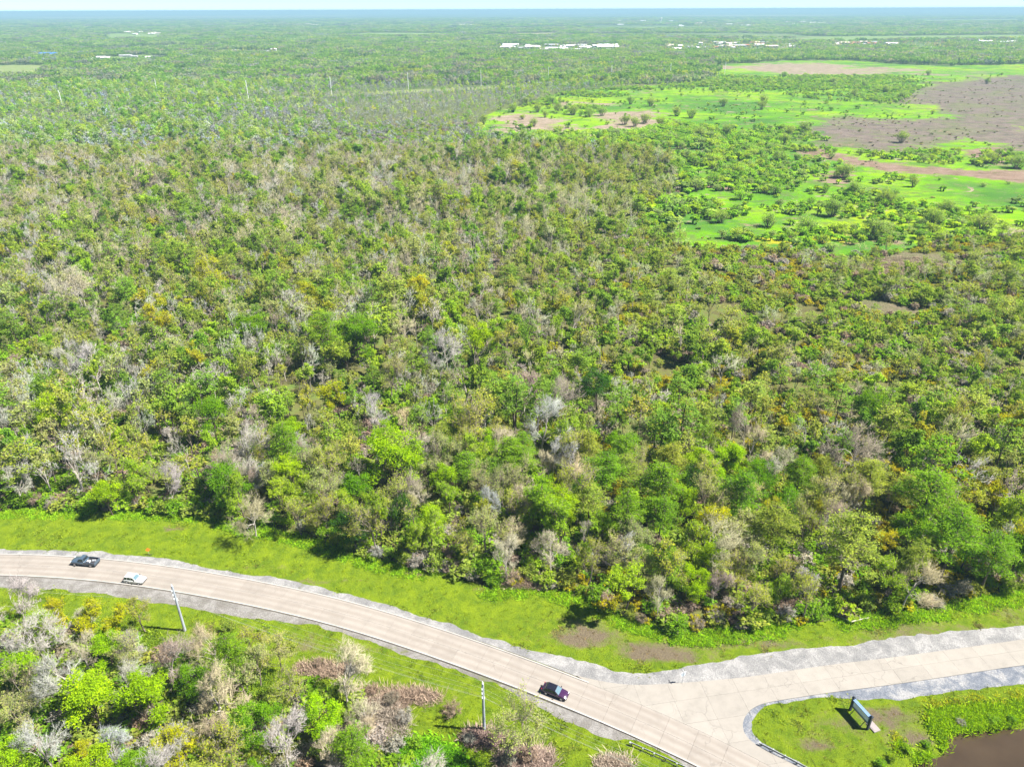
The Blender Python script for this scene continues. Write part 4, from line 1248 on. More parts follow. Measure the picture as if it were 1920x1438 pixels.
for k, (a_, b_, w_) in enumerate(WIL):
    q = P(a_, b_ + 6); depth = -((np.array([q[0], q[1], -CAM_H])) @ _R3)[2]
    h = min(max(w_ * depth / FPX / 1.25, 3.5), 11)
    near_ = 'tan thatch' if a_ < 1260 and b_ < 260 else 'bright green meadow' if b_ < 262 and a_ < 1560 else 'far reed bed' if b_ < 185 else 'brown mudflat' if b_ < 312 else 'lower marsh'
    rowi = 'far' if b_ < 200 else 'middle' if b_ < 300 else 'near'
    WIL[k] = (a_, b_, q, h, 'by the ' + near_, rowi)
wc = {}
for a_, b_, q, h, nr, rw in WIL: wc.setdefault((nr, rw), []).append((a_, q, h))
for (nr, rw), ls in wc.items():
    ls.sort(key=lambda t: t[0])
    nts = len(ls)
    for i, (a_, q, h) in enumerate(ls):
        if i < 12: o_ = ORD[i] + ' from left'
        else: o_ = ORD[nts - 1 - i] + ' from right'
        plant('willow', 'willow_shrub', q[0], q[1], h, rng.uniform(1.0, 1.4), jit(SHR['willow'][2], rng), 'willow clump %s, %s line, %s' % (nr, rw, o_), 'shrub', 'willow clumps in the marsh', rng)

# ---------------------------------------------------------------- the rest of the woods, scattered by geometry nodes
SRC = {}
def source(name, meshes):
    c = bpy.data.collections.new(name)
    for i, me in enumerate(meshes):
        c.objects.link(bpy.data.objects.new('%s_%02d' % (name, i), me))
    SRC[name] = c
    return c


def gn_scatter(name, src, xyz, rot, scl, idx, tint, label, cat):
    me = bpy.data.meshes.new(name); n = len(xyz)
    me.vertices.add(n); me.vertices.foreach_set('co', np.asarray(xyz, np.float32).ravel())
    for an, ty, key, arr in (('rot', 'FLOAT_VECTOR', 'vector', rot), ('scl', 'FLOAT_VECTOR', 'vector', scl), ('idx', 'INT', 'value', idx), ('tint', 'FLOAT_VECTOR', 'vector', tint)):
        a_ = me.attributes.new(an, ty, 'POINT'); a_.data.foreach_set(key, (np.asarray(arr, np.int32) if ty == 'INT' else np.asarray(arr, np.float32)).ravel())
    o = link(name, me); tag(o, label, cat, kind='stuff')
    ng = bpy.data.node_groups.new(name + '_nodes', 'GeometryNodeTree')
    ng.interface.new_socket('Geometry', in_out='INPUT', socket_type='NodeSocketGeometry'); ng.interface.new_socket('Geometry', in_out='OUTPUT', socket_type='NodeSocketGeometry')
    N = ng.nodes; gi = N.new('NodeGroupInput'); go = N.new('NodeGroupOutput')
    ci_ = N.new('GeometryNodeCollectionInfo'); ci_.inputs['Collection'].default_value = src
    ci_.inputs['Separate Children'].default_value = True; ci_.inputs['Reset Children'].default_value = True
    ip = N.new('GeometryNodeInstanceOnPoints'); ip.inputs['Pick Instance'].default_value = True
    def na(nm_, dt):
        q = N.new('GeometryNodeInputNamedAttribute'); q.data_type = dt; q.inputs['Name'].default_value = nm_; return q.outputs['Attribute']
    L = ng.links
    L.new(gi.outputs[0], ip.inputs['Points']); L.new(ci_.outputs[0], ip.inputs['Instance']); L.new(na('idx', 'INT'), ip.inputs['Instance Index'])
    L.new(na('rot', 'FLOAT_VECTOR'), ip.inputs['Rotation']); L.new(na('scl', 'FLOAT_VECTOR'), ip.inputs['Scale']); L.new(ip.outputs[0], go.inputs[0])
    md = o.modifiers.new('scatter', 'NODES'); md.node_group = ng
    return o


FORMS = ['bare', 'budding', 'broad', 'open', 'cypress']
lo = []; LO = {}
for f_ in FORMS:
    kd, H, bark, bare, nv = SPEC[f_]; LO[f_] = list(range(len(lo), len(lo) + 5))
    for i in range(5): lo.append(joined(kd, 900 + 10 * FORMS.index(f_) + i, H, bark, bare, .55))
LO['shrub'] = list(range(len(lo), len(lo) + 2)); lo += [joined('shrub', 951 + i, 3.2, M_BARK_MID, False, .5) for i in range(2)]
LO['willow'] = list(range(len(lo), len(lo) + 2)); lo += [joined('willow', 961 + i, 5.0, M_BARK_MID, False, .6) for i in range(2)]
LO['bramble'] = list(range(len(lo), len(lo) + 2)); lo += [joined('bramble', 971 + i, 2.8, M_BARK_MID, True, .5) for i in range(2)]
# tiny crowns and groves for the distance
def clump_mesh(seed, ntree, rad, per, leaf, hmin, hmax, material=None):
    r = np.random.default_rng(seed)
    V = []; F = []; lvs = []; b = 0
    for i in range(ntree):
        a_ = r.uniform(0, 6.28); q = rad * math.sqrt(r.random()) if ntree > 1 else 0
        h = r.uniform(hmin, hmax); R0 = h * .38
        d = rdir(r, per); d[:, 2] = np.abs(d[:, 2]) * 1.0 - .15
        lob = rdir(r, 6, .2) * r.uniform(.35, .8, (6, 1)); li_ = r.integers(0, 6, per)
        c = np.array([q * math.cos(a_), q * math.sin(a_), h * .6]) + (lob[li_] + d * r.uniform(.2, .5, (per, 1))) * np.array([R0, R0, h * .42])
        c[:, 2] = np.maximum(c[:, 2], .3)
        v, f_ = leaves_mesh(c, leaf, r, .3, .65)
        V.append(v); F.append(f_ + b); b += len(v); lvs.append(np.clip(r.random() * .75 + r.random(len(f_)) * .35, 0, 1))
        v, f_ = segs_mesh([[c[0, 0] * 0 + q * math.cos(a_), q * math.sin(a_), 0]], [[q * math.cos(a_), q * math.sin(a_), h * .7]], np.array([.25]), np.array([.1]), 4)
        V.append(v); F.append(f_ + b); b += len(v); lvs.append(np.zeros(len(f_)))
    return mesh_np('grove_form', np.vstack(V), [np.vstack(F)], material or M_LEAF, None, np.concatenate(lvs))
LO['bush'] = list(range(len(lo), len(lo) + 4)); lo += [clump_mesh(1200 + i, 3, 1.6, 70, .42, 2.4, 4.2) for i in range(4)]
LO['single'] = list(range(len(lo), len(lo) + 5)); lo += [clump_mesh(1000 + i, 1, 0, 150, .62, 10.5, 11.5) for i in range(5)]
LO['singlebare'] = list(range(len(lo), len(lo) + 3)); lo += [clump_mesh(1050 + i, 1, 0, 110, .45, 10.5, 11.5, M_TWIG) for i in range(3)]
LO['clump'] = list(range(len(lo), len(lo) + 4)); lo += [clump_mesh(1100 + i, 14, 17, 46, 1.15, 8, 13) for i in range(4)]
src = source('woodland_forms', lo)
print('tris lo', sum(len(m_.polygons) * 2 for m_ in lo))

pts, rots, scls, idxs, tints = [], [], [], [], []
def push(x, y, z, sx, sz, idx, tint, r):
    n = len(x); pts.append(np.column_stack([x, y, np.full(n, z)])); rots.append(np.column_stack([np.zeros(n), np.zeros(n), r.uniform(0, 6.283, n)]))
    scls.append(np.column_stack([sx, sx, sz])); idxs.append(idx); tints.append(tint)


def tint_arr(keys, ci, n, r, a=.14, table=SP):
    T = np.array([table[k][2] for k in keys])[ci]
    return T * (1 + r.uniform(-a, a, (n, 1))) * (1 + r.uniform(-a * .5, a * .5, (n, 3)))


def in_any(x, y, polys):
    k = np.zeros(len(x), bool)
    for p_ in polys: k |= inside(x, y, p_)
    return k


# settlement footprints (kept clear of trees) come later; their outlines now
TOWNS = [(925, 1170, 86, 99), (1240, 1500, 82, 100), (1560, 1780, 80, 92), (1700, 1810, 89, 97), (855, 905, 46, 50), (500, 600, 46, 53), (400, 530, 94, 104), (70, 110, 96, 110), (1090, 1200, 40, 46), (1300, 1420, 44, 52), (1460, 1560, 42, 47), (1780, 1900, 46, 50), (1820, 1915, 76, 86), (230, 290, 60, 66)]
wTOWN = [PL([(a_, c_), (b_, c_), (b_, d_), (a_, d_)]) for a_, b_, c_, d_ in TOWNS]

RB = [(150, 330, 6.0, 'lo'), (330, 620, 6.6, 'lo'), (620, 1250, 8.0, 'single')]
r2 = np.random.default_rng(21)
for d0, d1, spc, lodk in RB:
    x, y = scatter(d0, d1, spc, r2)
    if lodk == 'lo' and d0 == 150:
        k = (y > 150)
        x, y = x[k], y[k]
        tx = np.array([t.x for t in trees]); ty = np.array([t.y for t in trees]); tr_ = np.array([t.h * .26 for t in trees])
        k = np.array([((a_ - tx) ** 2 + (b_ - ty) ** 2 > (tr_ + 1.0) ** 2).all() for a_, b_ in zip(x, y)])
        x, y = x[k], y[k]
    k = ~inside(x, y, wCORR) & ~inside(x, y, wMARSH) & ~in_any(x, y, wFIELDS) & ~in_any(x, y, wTOWN) & ~in_any(x, y, [PL(t) for t in THATCH])
    x, y = x[k], y[k]
    px, py = to_px(x, y, 6.0)
    # thin, scrubby ground towards the marsh
    open_ = np.clip((px - 980) / 320, 0, 1) * np.clip(1.25 - np.abs(py - 520) / 260, 0, 1)
    k = (r2.random(len(x)) > open_ * .75 * (vnoise(x, y, 26, 70) > .32)) & ((vnoise(x, y, 17, 71) > .14) | (py < 330))
    x, y, px, py, open_ = x[k], y[k], px[k], py[k], open_[k]
    keys, ci = choose(px, py, x, y, r2)
    n = len(x)
    fresh = np.clip((px - 900) / 350, 0, 1) * np.clip(1.1 - np.abs(py - 480) / 260, 0, 1)
    H0 = np.array([SP[k_][3] for k_ in keys], float)[ci]
    h = H0[:, 0] * .78 + (H0[:, 1] * 1.08 - H0[:, 0] * .78) * r2.random(n)
    h *= (1 - .42 * open_) * (.66 + .62 * vnoise(x, y, 38, 77))
    if d0 >= 600: h *= .92
    thick = np.exp(-(((px - 790) / 170) ** 2 + ((py - 205) / 45) ** 2)); h *= 1 - .35 * np.clip(thick * 2, 0, 1)
    fm = [SP[k_][0] for k_ in keys]
    if lodk == 'lo':
        dh = np.array([SPEC[f_][1] for f_ in fm])[ci]; idx = np.array([LO[f_][0] for f_ in fm])[ci] + r2.integers(0, 5, n)
    else:
        TTf = np.array([.84, .98, 1.3])  # cooler factor: some of the distance haze is put into the crown colour
        dh = np.full(n, 11.0); isb = np.array([SP[k_][0] == 'bare' for k_ in keys])[ci]; idx = np.where(isb, LO['singlebare'][0] + r2.integers(0, 3, n), LO['single'][0] + r2.integers(0, 5, n))
    s = h / dh
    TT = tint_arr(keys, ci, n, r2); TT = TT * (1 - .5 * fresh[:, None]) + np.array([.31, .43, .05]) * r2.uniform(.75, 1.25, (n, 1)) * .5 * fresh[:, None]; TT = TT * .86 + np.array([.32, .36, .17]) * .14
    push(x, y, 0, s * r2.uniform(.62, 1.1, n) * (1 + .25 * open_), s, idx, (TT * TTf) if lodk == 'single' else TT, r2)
# leftover near trees outside the three hundred
if cut:
    cx_ = np.array([t.x for t in cut]); cy2 = np.array([t.y for t in cut]); k = cy2 < 150
    cs = [t for t, q in zip(cut, k) if q]
    if cs:
        n = len(cs); fm = [SP[t.s][0] for t in cs]
        s = np.array([t.h / SPEC[f_][1] for t, f_ in zip(cs, fm)])
        push(np.array([t.x for t in cs]), np.array([t.y for t in cs]), 0, s, s, np.array([LO[f_][0] for f_ in fm]) + r2.integers(0, 3, n), np.array([SP[t.s][2] for t in cs]), r2)


def farw(px, py):
    w = weights(px, py)
    for k_ in ('silver', 'yellow', 'lime', 'olive'): w[k_] = w[k_] * .4
    w['dark'] = w['dark'] * 2.2; w['mid'] = w['mid'] * 1.6
    return w
xs, ys = [], []
for p_ in wTOWN:
    lo_, hi_ = p_.min(0), p_.max(0); n = int(min(2500, (hi_[0] - lo_[0]) * (hi_[1] - lo_[1]) / 500)); a_ = r2.uniform(lo_[0], hi_[0], n); b_ = r2.uniform(lo_[1], hi_[1], n); k = inside(a_, b_, p_); xs.append(a_[k]); ys.append(b_[k])
x = np.concatenate(xs); y = np.concatenate(ys); n = len(x); px, py = to_px(x, y); keys, ci = choose(px, py, x, y, r2, farw)
push(x, y, 0, r2.uniform(.7, 1.2, n), r2.uniform(.55, 1.0, n), LO['single'][0] + r2.integers(0, 5, n), tint_arr(keys, ci, n, r2, .12) * .85, r2)
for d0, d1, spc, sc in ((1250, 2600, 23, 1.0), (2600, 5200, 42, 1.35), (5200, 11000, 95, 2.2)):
    x, y = scatter(d0, d1, spc, r2, 1.06)
    k = ~inside(x, y, wMARSH) & ~in_any(x, y, wFIELDS) & ~in_any(x, y, wTOWN)
    dens = fnoise(x * .45, y, 420, 80)
    k &= (dens > (.30 if d0 < 2000 else .40)) | (d0 < 1500)
    x, y = x[k], y[k]; px, py = to_px(x, y, 6.0)
    keys, ci = choose(px, py, x, y, r2, farw); n = len(x)
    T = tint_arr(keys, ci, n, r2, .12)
    mean = T.mean(0); T = (T * .7 + mean * .3) * np.array([.80, .92, 1.4])  # tints evened and cooled, painting extra blue haze into the far groves
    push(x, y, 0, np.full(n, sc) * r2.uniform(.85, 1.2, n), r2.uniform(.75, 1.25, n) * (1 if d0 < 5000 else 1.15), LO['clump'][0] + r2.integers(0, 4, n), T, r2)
# marsh scrub too many to pick out
x, y = scatter(300, 1400, 5.6, r2)
k = inside(x, y, wMARSH) & ~inside(x, y, wMUD)
x, y = x[k], y[k]; px, py = to_px(x, y)
scrub = blobs([(1130, 272, 180, 9, 1), (1290, 300, 90, 22, 1), (1330, 345, 80, 26, 1), (1290, 390, 80, 20, 1), (1240, 430, 50, 18, 1), (1180, 262, 120, 8, .7), (980, 268, 90, 6, 1), (1400, 265, 120, 12, .9), (1460, 300, 90, 34, 1), (1400, 350, 90, 34, 1), (1560, 378, 100, 16, 1), (1700, 402, 130, 15, 1), (1860, 425, 130, 22, 1), (1740, 442, 140, 14, 1), (1500, 388, 60, 14, 1), (1330, 395, 70, 16, 1), (1560, 448, 130, 14, 1), (1420, 448, 80, 8, .8), (1640, 340, 90, 6, .55),
               (1400, 160, 130, 9, 1), (1600, 166, 110, 18, 1), (1680, 182, 60, 10, 1), (1340, 150, 60, 8, 1), (1560, 148, 120, 6, .9), (1085, 208, 40, 6, 1), (1010, 192, 40, 7, 1), (1180, 164, 100, 5, 1), (1100, 178, 60, 5, .7), (1750, 134, 140, 5, .8), (1480, 250, 60, 10, 1), (1290, 250, 70, 12, .9), (1100, 258, 160, 5, .7), (1700, 300, 120, 8, .5), (1870, 300, 50, 12, .8), (1700, 290, 90, 6, .7), (1460, 135, 120, 3, .5)])(x, y)
k = r2.random(len(x)) < np.clip(scrub * 1.3, 0, 1) * np.clip((fnoise(x * .6, y, 30, 91) - .36) * 8, 0.05, 1) * .92 + .018
x, y, px, py = x[k], y[k], px[k], py[k]; n = len(x)
mk = np.array([(.17, .36, .03), (.24, .46, .03), (.24, .38, .10), (.30, .46, .03)])[r2.integers(0, 4, n)]
s = r2.uniform(.55, 1.2, n) * (1 + .7 * np.clip((1480 - px) / 250, 0, 1) * (py > 240))
push(x, y, 0, s * r2.uniform(1, 1.7, n), s, np.where(r2.random(n) < .25, LO['willow'][0] + r2.integers(0, 2, n), LO['bush'][0] + r2.integers(0, 4, n)), mk * r2.uniform(.85, 1.15, (n, 1)), r2)
x, y = scatter(300, 1300, 10.0, r2)
k = inside(x, y, wMARSH) & (r2.random(len(x)) < .40 * np.clip((vnoise(x, y, 40, 55) - .40) * 5, 0, 1)); x, y = x[k], y[k]; n = len(x)
im = inside(x, y, wMUD); s = r2.uniform(.14, .42, n)
mk = np.where(im[:, None], np.array([(.20, .165, .13), (.13, .19, .05), (.28, .24, .20)])[r2.integers(0, 3, n)], np.array([(.08, .18, .02), (.15, .30, .03), (.30, .28, .14)])[r2.integers(0, 3, n)])
push(x, y, 0, s * r2.uniform(1.2, 3.2, n), s, LO['bush'][0] + r2.integers(0, 4, n), mk * r2.uniform(.8, 1.2, (n, 1)), r2)
P_ = np.vstack(pts); print('forest instances', len(P_))
gn_scatter('forest', src, P_, np.vstack(rots), np.vstack(scls), np.concatenate(idxs), np.vstack(tints), 'mixed spring woodland of bare, budding and green trees reaching back to the horizon', 'forest')

# undergrowth below the trees
pts, rots, scls, idxs, tints = [], [], [], [], []
for d0, d1, spc in ((55, 215, 2.5), (215, 420, 3.7), (420, 800, 7.5)):
    x, y = scatter(d0, d1, spc, r2, 1.08)
    k = ~inside(x, y, wCORR) & ~inside(x, y, wMARSH) & ~in_any(x, y, [PL(t) for t in THATCH])
    k &= vnoise(x, y, 14, 95) > .22
    x, y = x[k], y[k]; px, py = to_px(x, y); n = len(x)
    gold = np.clip((px - 850) / 300, 0, 1) * np.clip((vnoise(x, y, 22, 96) - .30) * 4, 0, 1) * np.clip((py - 380) / 120, 0, 1)
    kinds = ['green_shrub', 'lime_shrub', 'grey_shrub', 'brown_shrub', 'olive_shrub', 'gold']
    SH2 = dict(SHR); SH2['gold'] = ('shrub', '', (.34, .34, .012), (1.2, 2.6), '')
    W = np.stack([.27 + 0 * px, .16 + 0 * px, .14 + 0 * px, .16 + 0 * px, .25 + 0 * px, 1.7 * gold], -1)
    W *= np.stack([.3 + 1.4 * vnoise(x, y, 20, 60 + i) for i in range(5)] + [np.ones(n)], -1)
    W /= W.sum(-1, keepdims=True); ci = np.minimum((r2.random(n)[:, None] > np.cumsum(W, -1)).sum(-1), 5)
    Hh = np.array([SH2[k_][3] for k_ in kinds])[ci]; h = Hh[:, 0] + (Hh[:, 1] - Hh[:, 0]) * r2.random(n) ** 1.3
    h *= .9 if d0 < 200 else 1.15
    fm = [SH2[k_][0] for k_ in kinds]; dh = np.array([SPEC[f_][1] for f_ in fm])[ci]
    s = h / dh
    push(x, y, 0, s * r2.uniform(1.0, 1.5, n) * (1 if d0 < 400 else 1.5), s, np.array([LO[f_][0] for f_ in fm])[ci] + r2.integers(0, 2, n), tint_arr(kinds, ci, n, r2, .14, SH2), r2)
P_ = np.vstack(pts); print('undergrowth instances', len(P_))
gn_scatter('undergrowth', src, P_, np.vstack(rots), np.vstack(scls), np.concatenate(idxs), np.vstack(tints), 'dense green, golden and brown brush growing under the trees', 'undergrowth')


# grass tufts, weeds and reeds
def tuft(seed, nb, hgt, spread, wid, lean=.5, material=None):
    r = np.random.default_rng(seed)
    b0 = np.column_stack([r.normal(size=(nb, 2)) * spread, np.zeros(nb)])
    d = np.column_stack([r.normal(size=(nb, 2)) * lean, np.ones(nb)]); d /= np.linalg.norm(d, axis=1)[:, None]
    t = b0 + d * (hgt * r.uniform(.6, 1.1, (nb, 1)))
    s = np.cross(d, r.normal(size=(nb, 3))); s /= np.linalg.norm(s, axis=1)[:, None]; s *= wid
    m_ = b0 * .45 + t * .55 + np.array([0, 0, hgt * .06])
    V = np.stack([b0 - s * .5, b0 + s * .5, m_ + s * .6, t, m_ - s * .6], 1).reshape(-1, 3)
    return mesh_np('tuft_form', V, [np.arange(nb * 5).reshape(-1, 5)], material or M_LEAF, None, r.random(nb))
tf = [tuft(1, 16, .28, .22, .05), tuft(2, 22, .4, .30, .06), tuft(3, 26, .6, .35, .09, .8), tuft(4, 40, 1.9, .5, .05, .35, M_TWIG), tuft(5, 36, 1.5, .55, .05, .7, M_TWIG)]
gsrc = source('tuft_forms', tf)
wVERGE = np.vstack([wEDGE, wGN[::-1]]); wSTRIP = wGS_close; wISL = wRight
pts, rots, scls, idxs, tints = [], [], [], [], []
for poly, dryf, spc in ((wVERGE, dryN, 1.7), (wSTRIP, dryS, 1.2), (wISL, dryR, 1.2)):
    lo_ = poly.min(0); hi_ = poly.max(0); lo_ = np.maximum(lo_, [-175, 50]); hi_ = np.minimum(hi_, [175, 200])
    n = int((hi_[0] - lo_[0]) * (hi_[1] - lo_[1]) / spc ** 2)
    x = r2.uniform(lo_[0], hi_[0], n); y = r2.uniform(lo_[1], hi_[1], n)
    k = inside(x, y, poly) & ~inside(x, y, wPOND); x, y = x[k], y[k]
    px, py = to_px(x, y); k = (px > -80) & (px < 2000) & (py < 1520); x, y = x[k], y[k]; n = len(x)
    dr = np.clip(dryf(x, y) + (fnoise(x, y, 12, 40) - .5) * 1.2, 0, 1)
    green = np.array([.19, .29, .018]) * (1 - dr[:, None]) + np.array([.22, .18, .10]) * dr[:, None]
    dE = vnoise(x, y, 5, 41)
    idx = np.where(dE > .72, 2, np.where(dE > .45, 1, 0))
    push(x, y, .03, r2.uniform(.7, 1.4, n), r2.uniform(.35, .9, n) * np.where(dr > .5, .7, 1), idx, green * r2.uniform(.75, 1.3, (n, 1)), r2)
# lush weeds along the forest foot and round the pond
def weeds(line, w0, w1, n, tintc, id_, s0, s1):
    l = resample(line, .5); i = r2.integers(0, len(l), n); o = r2.uniform(w0, w1, n); a_ = r2.uniform(0, 6.28, n)
    x = l[i, 0] + np.cos(a_) * .3; y = l[i, 1] + o
    k = ~inside(x, y, wPOND) & (vnoise(x, y, 7, 44) > .35); x, y = x[k], y[k]; n = len(x)
    push(x, y, .03, r2.uniform(s0, s1, n), r2.uniform(s0, s1, n), np.full(n, id_), np.array(tintc) * r2.uniform(.75, 1.3, (n, 1)), r2)
weeds(wEDGE, -3.5, 1, 3000, (.24, .44, .02), 2, .6, 1.3)
bk = np.vstack([wBANK, wBANK[:1]])
weeds(bk, -1.5, 2.6, 4500, (.24, .42, .012), 2, .8, 1.7)
weeds(bk, 0, 5, 700, (.36, .42, .03), 2, .5, 1.1)
weeds(wGROVE, -3, 2, 3000, (.20, .32, .03), 2, .8, 1.7)
P_ = np.vstack(pts); print('grass', len(P_))
gn_scatter('grass', gsrc, P_, np.vstack(rots), np.vstack(scls), np.concatenate(idxs), np.vstack(tints), 'bright green grass and weeds on the verges and the pond bank', 'grass')
# dry canes and the green weed patch in the foreground
pts, rots, scls, idxs, tints = [], [], [], [], []
for cx, cy_, rx, ry, n, tc_, ids in ((690, 1365, 75, 45, 420, (.42, .36, .29), (3, 4)), (630, 1415, 60, 30, 260, (.42, .36, .29), (3, 4)), (985, 1425, 50, 20, 200, (.42, .32, .26), (4,)), (1150, 1432, 30, 10, 60, (.44, .36, .28), (4,)), (1000, 1092, 60, 8, 220, (.46, .36, .27), (3, 4)),
                                     (735, 1308, 90, 16, 150, (.36, .27, .20), (4,)), (610, 1255, 60, 12, 90, (.36, .27, .20), (4,)), (905, 1385, 35, 12, 120, (.36, .26, .22), (4,)), (1690, 500, 80, 18, 500, (.42, .33, .24), (4,))):
    a_ = r2.uniform(0, 6.28, n); q = np.sqrt(r2.random(n)); w = np.array([P(cx + rx * s_ * math.cos(t_), cy_ + ry * s_ * math.sin(t_)) for s_, t_ in zip(q, a_)])
    push(w[:, 0], w[:, 1], .03, r2.uniform(.7, 1.5, n), r2.uniform(.3, .9, n), r2.choice(ids, n), np.array(tc_) * r2.uniform(.7, 1.2, (n, 1)), r2)
gn_scatter('dry_reeds', gsrc, np.vstack(pts), np.vstack(rots), np.vstack(scls), np.concatenate(idxs), np.vstack(tints), 'pinkish dead canes and reeds lying in the rough ground', 'reeds')
pts, rots, scls, idxs, tints = [], [], [], [], []
n = 900; a_ = r2.uniform(0, 6.28, n); q = np.sqrt(r2.random(n)); w = np.array([P(765 + 100 * s_ * math.cos(t_), 1428 + 34 * s_ * math.sin(t_)) for s_, t_ in zip(q, a_)])
push(w[:, 0], w[:, 1], .03, r2.uniform(1.2, 2.4, n), r2.uniform(.9, 1.7, n), np.full(n, 2), np.array([.16, .40, .015]) * r2.uniform(.75, 1.25, (n, 1)), r2)
gn_scatter('weeds', gsrc, np.vstack(pts), np.vstack(rots), np.vstack(scls), np.concatenate(idxs), np.vstack(tints), 'vivid green weed patch in front of the dry canes, below the tall utility pole', 'weeds')
# ---------------------------------------------------------------- vehicles
def paint(name, c, rough_=0.25):
    m, nt, out = mat(name)
    tc = nt.nodes.new('ShaderNodeTexCoord')
    n_ = noise(nt, tc.outputs['Object'], 1.5, 4)
    b_ = principled(nt, out, ramp(nt, n_, [(.3, tuple(k * .92 for k in c)), (.7, c)]), rough_, spec=.5)
    b_.inputs['Coat Weight'].default_value = .6; b_.inputs['Coat Roughness'].default_value = .08
    return m
M_GLASS = simple('tinted_glass', (.02, .028, .035), .05, spec=.8)
M_SCREEN = simple('windscreen_glass', (.10, .16, .19), .06, spec=.8)
M_LAMP = simple('clear_lamp', (.75, .77, .8), .15, spec=.6)
M_TAIL = simple('red_lamp', (.45, .02, .02), .25)
M_RIM = simple('alloy_rim', (.45, .45, .47), .35, metal=.7)
M_TRIM = simple('black_trim', (.03, .03, .033), .6)


def ringsec(x, w, zb, zt, tw=.88):
    m_ = zb + (zt - zb) * .45
    return [(x, -w * .90, zb), (x, w * .90, zb), (x, w, m_), (x, w * .985, zt - .10 * (zt - zb)), (x, w * tw, zt), (x, 0, zt + .02), (x, -w * tw, zt), (x, -w * .985, zt - .10 * (zt - zb)), (x, -w, m_)]


def wheel(root, x, y, r, w=.24):
    mb = MB(); mb.tube((x, y - w / 2, r), (x, y + w / 2, r), r, r, 20)
    t = mb.build('wheel', M_BLACK, root)
    s = 1 if y > 0 else -1
    mb = MB(); mb.tube((x, y + s * (w / 2 + .003), r), (x, y + s * (w / 2 + .03), r), r * .64, r * .5, 12); mb.build('rim', M_RIM, t)


def car(name, label, cat, paintm, L, W, belt, roof, stations, cab, loc, rz, rw=.36, wb=None, pickup=False, roofmat=None):
    root = empty(name, loc, rz); tag(root, label, cat, 'vehicles on the main road')
    h = L / 2
    mb = MB(); mb.loft([ringsec(x * L, w * W / 2, zb, zt) for x, w, zb, zt in stations]); mb.build('body', paintm, root, True)
    x0, x1, x2, x3 = [c_ * L for c_ in cab]      # rear glass foot, roof rear, roof front, windscreen foot
    wb_, wt = W * .47, W * .38
    def sec(x, wd, z): return [(x, -wd, z), (x, wd, z)]
    core = MB()
    A = [(x0, wb_, belt), (x1, wt, roof), (x2, wt, roof), (x3, wb_, belt)]
    Vc = [(x, s * w, z) for s in (-1, 1) for x, w, z in A]
    core.add(Vc, [(3, 2, 1, 0), (4, 5, 6, 7), (0, 1, 5, 4), (1, 2, 6, 5), (2, 3, 7, 6), (0, 4, 7, 3)])
    core.build('cabin', paintm, root)
    e = .012
    def panel(nm, q, m_, inset=.08):
        q = [Vector(p) for p in q]; c_ = sum(q, Vector()) / len(q); q = [c_ + (p - c_) * (1 - inset) for p in q]
        n_ = (q[1] - q[0]).cross(q[2] - q[0]).normalized(); 
        if n_.dot(c_ - Vector((0, 0, belt - .3))) < 0: q = q[::-1]; n_ = -n_
        mb_ = MB(); mb_.plate([p + n_ * .003 for p in q], e); mb_.build(nm, m_, root)
    panel('windscreen', [(x2, -wt, roof), (x2, wt, roof), (x3, wb_, belt), (x3, -wb_, belt)], M_SCREEN, .09)
    panel('rear_window', [(x1, -wt, roof), (x1, wt, roof), (x0, wb_, belt), (x0, -wb_, belt)], M_GLASS, .12)
    def lerp(a_, b_, f_): return tuple(a_[k] * (1 - f_) + b_[k] * f_ for k in range(3))
    nwin = 2 if (x2 - x1) > .5 else 1
    for s in (-1, 1):
        a0, a1, a2, a3 = [(x, s * w, z) for x, w, z in A]
        for k_ in range(3 if not pickup else 2):
            nq = 3 if not pickup else 2
            f0, f1 = k_ / nq, (k_ + 1) / nq
            panel('side_window', [lerp(a0, a3, f0), lerp(a1, a2, f0), lerp(a1, a2, f1), lerp(a0, a3, f1)], M_GLASS, .12)
    mb = MB(); mb.loft([[(x, -w, z), (x, w, z), (x, w * .9, z + .05), (x, -w * .9, z + .05)] for x, w, z in ((x1 - .03, wt * .97, roof + .004), ((x1 + x2) / 2, wt, roof + .02), (x2 + .02, wt * .97, roof + .004))]); mb.build('roof', roofmat or paintm, root)
    for s in (-1, 1):
        mb = MB(); mb.box((x3 - .25, s * (wb_ + .17), belt + .10), (.14, .22, .15)); mb.build('mirror', M_TRIM if not pickup else paintm, root)
        mb = MB(); mb.box((h * .965, s * W * .36, belt - .28), (.10, .34, .16)); mb.build('headlight', M_LAMP, root)
        mb = MB(); mb.box((-h * .985, s * W * .40, belt - .12), (.07, .18, .26)); mb.build('taillight', M_TAIL, root)
        wbx = wb or .30
        for x in (-wbx * L, (wbx + .01) * L): wheel(root, x, s * (W / 2 - .10), rw)
    mb = MB(); mb.box((h * .99, 0, .48), (.12, W * .86, .22)); mb.build('bumper', M_TRIM, root)
    mb = MB(); mb.box((-h * .99, 0, .48), (.12, W * .86, .22)); mb.build('bumper', M_TRIM, root)
    return root


def on_road(px_, py_):
    q = P(px_, py_, .7); i = int(np.argmin(np.linalg.norm(cl - q, axis=1))); t_ = tn[i]
    return (q[0], q[1], .16), math.atan2(t_[1], t_[0])


